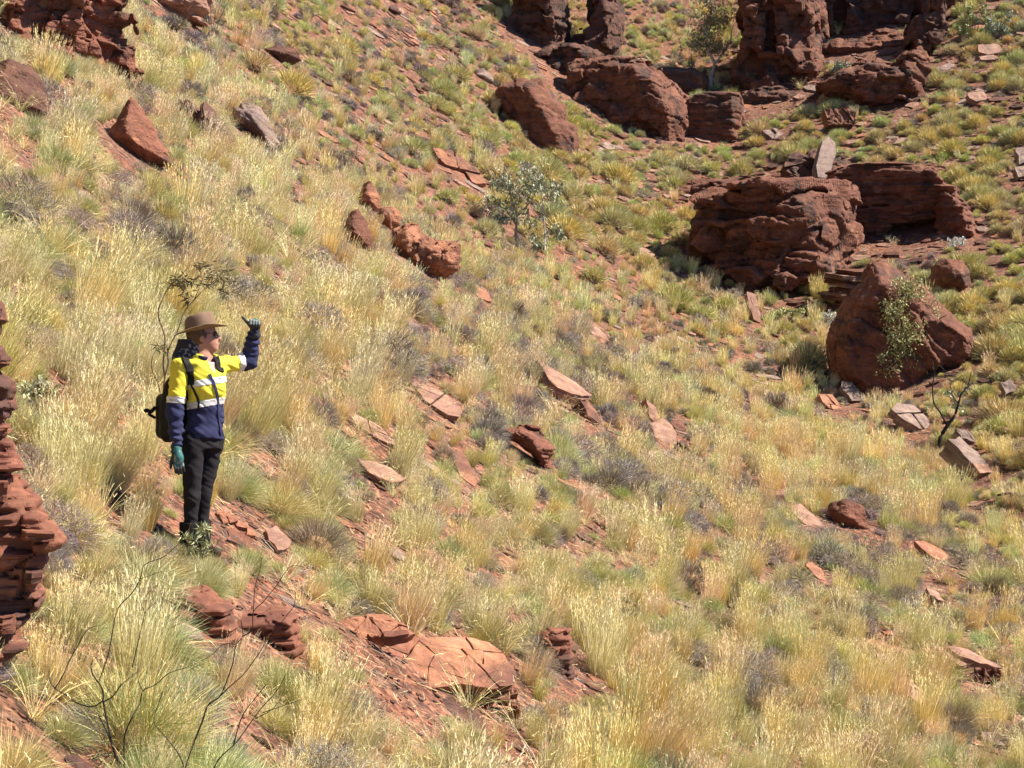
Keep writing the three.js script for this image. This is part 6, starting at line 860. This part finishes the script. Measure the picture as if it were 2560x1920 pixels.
shrub('silver_shrub', 'silver white shrub in the gully beside the great tilted boulder', 2058, 798, 42, 22, 420, SILVER, 31);
shrub('silver_shrub', 'small silver shrub on the shoulder of the great tilted boulder', 2198, 772, 24, 12, 150, SILVER, 32);
shrub('silver_shrub', 'silver white shrub above the round dark boulder', 2388, 606, 28, 16, 240, SILVER, 33);
shrub('silver_shrub', 'small silver shrub at the edge of the cave outcrop', 1788, 668, 14, 14, 110, SILVER, 34);
shrub('silver_shrub', 'bright white shrub under the small green tree', 2192, 1014, 24, 13, 190, SILVER, 35);
shrub('green_shrub', 'bright green leafy shrub beside the pillar crag at the top', 2430, 50, 38, 46, 420, LIMEY, 36, 0.12, 0.04);
shrub('green_shrub', 'dull green shrub at the top, farthest from the pillar crag', 2496, 56, 36, 44, 360, GUM, 37, 0.11, 0.035);
shrub('green_shrub', 'small shrub growing from the rubble of the stepped crag', 2098, 165, 22, 26, 200, GUM, 38, 0.1, 0.03);
shrub('green_shrub', 'dark green shrub beside the tall crag, under the skyline wall', 2072, 62, 22, 16, 160, LIMEY, 39, 0.1, 0.03);
shrub('green_shrub', 'small dark green bush in the straw uphill of the sapling', 948, 336, 24, 16, 200, OLIVE, 40, 0.07, 0.014);
shrub('green_shrub', 'low green bush in the shaded floor of the gully', 1965, 785, 50, 20, 420, LIMEY, 41, 0.09, 0.018);
shrub('green_shrub', 'tiny green plant clinging to the face of the cave outcrop', 1893, 680, 20, 14, 100, LIMEY, 42, 0.06, 0.025);
shrub('dry_shrub', 'grey twiggy shrub at the top, next to the broken rocks', 530, 35, 44, 44, 160, [[0.2, 0.2, 0.14], [0.14, 0.14, 0.1]], 43, 0.05, 0.008, [0.1, 0.085, 0.075]);
shrub('dry_shrub', 'sparse wispy dry shrub in straw above the peaked rock', 872, 400, 30, 34, 120, [[0.3, 0.27, 0.14], [0.22, 0.2, 0.1]], 44, 0.06, 0.006, [0.22, 0.16, 0.1]);
shrub('dry_shrub', 'dark wispy dry shrub in the pale straw right of the flat ledge', 1570, 1515, 36, 40, 110, OLIVE, 45, 0.07, 0.007, [0.12, 0.09, 0.06]);
shrub('green_shrub', 'pale green bushy shrub left of the walker beside the outcrop', 95, 985, 50, 60, 260, [[0.42, 0.42, 0.28], [0.34, 0.36, 0.22]], 46, 0.05, 0.012, [0.3, 0.24, 0.16]);
// ---------------------------------------------------------------- cover the slope
scatterStones(); sow(); fillNear(); grow(); layStones(); strewLitter();
renderer.render(scene, camera);
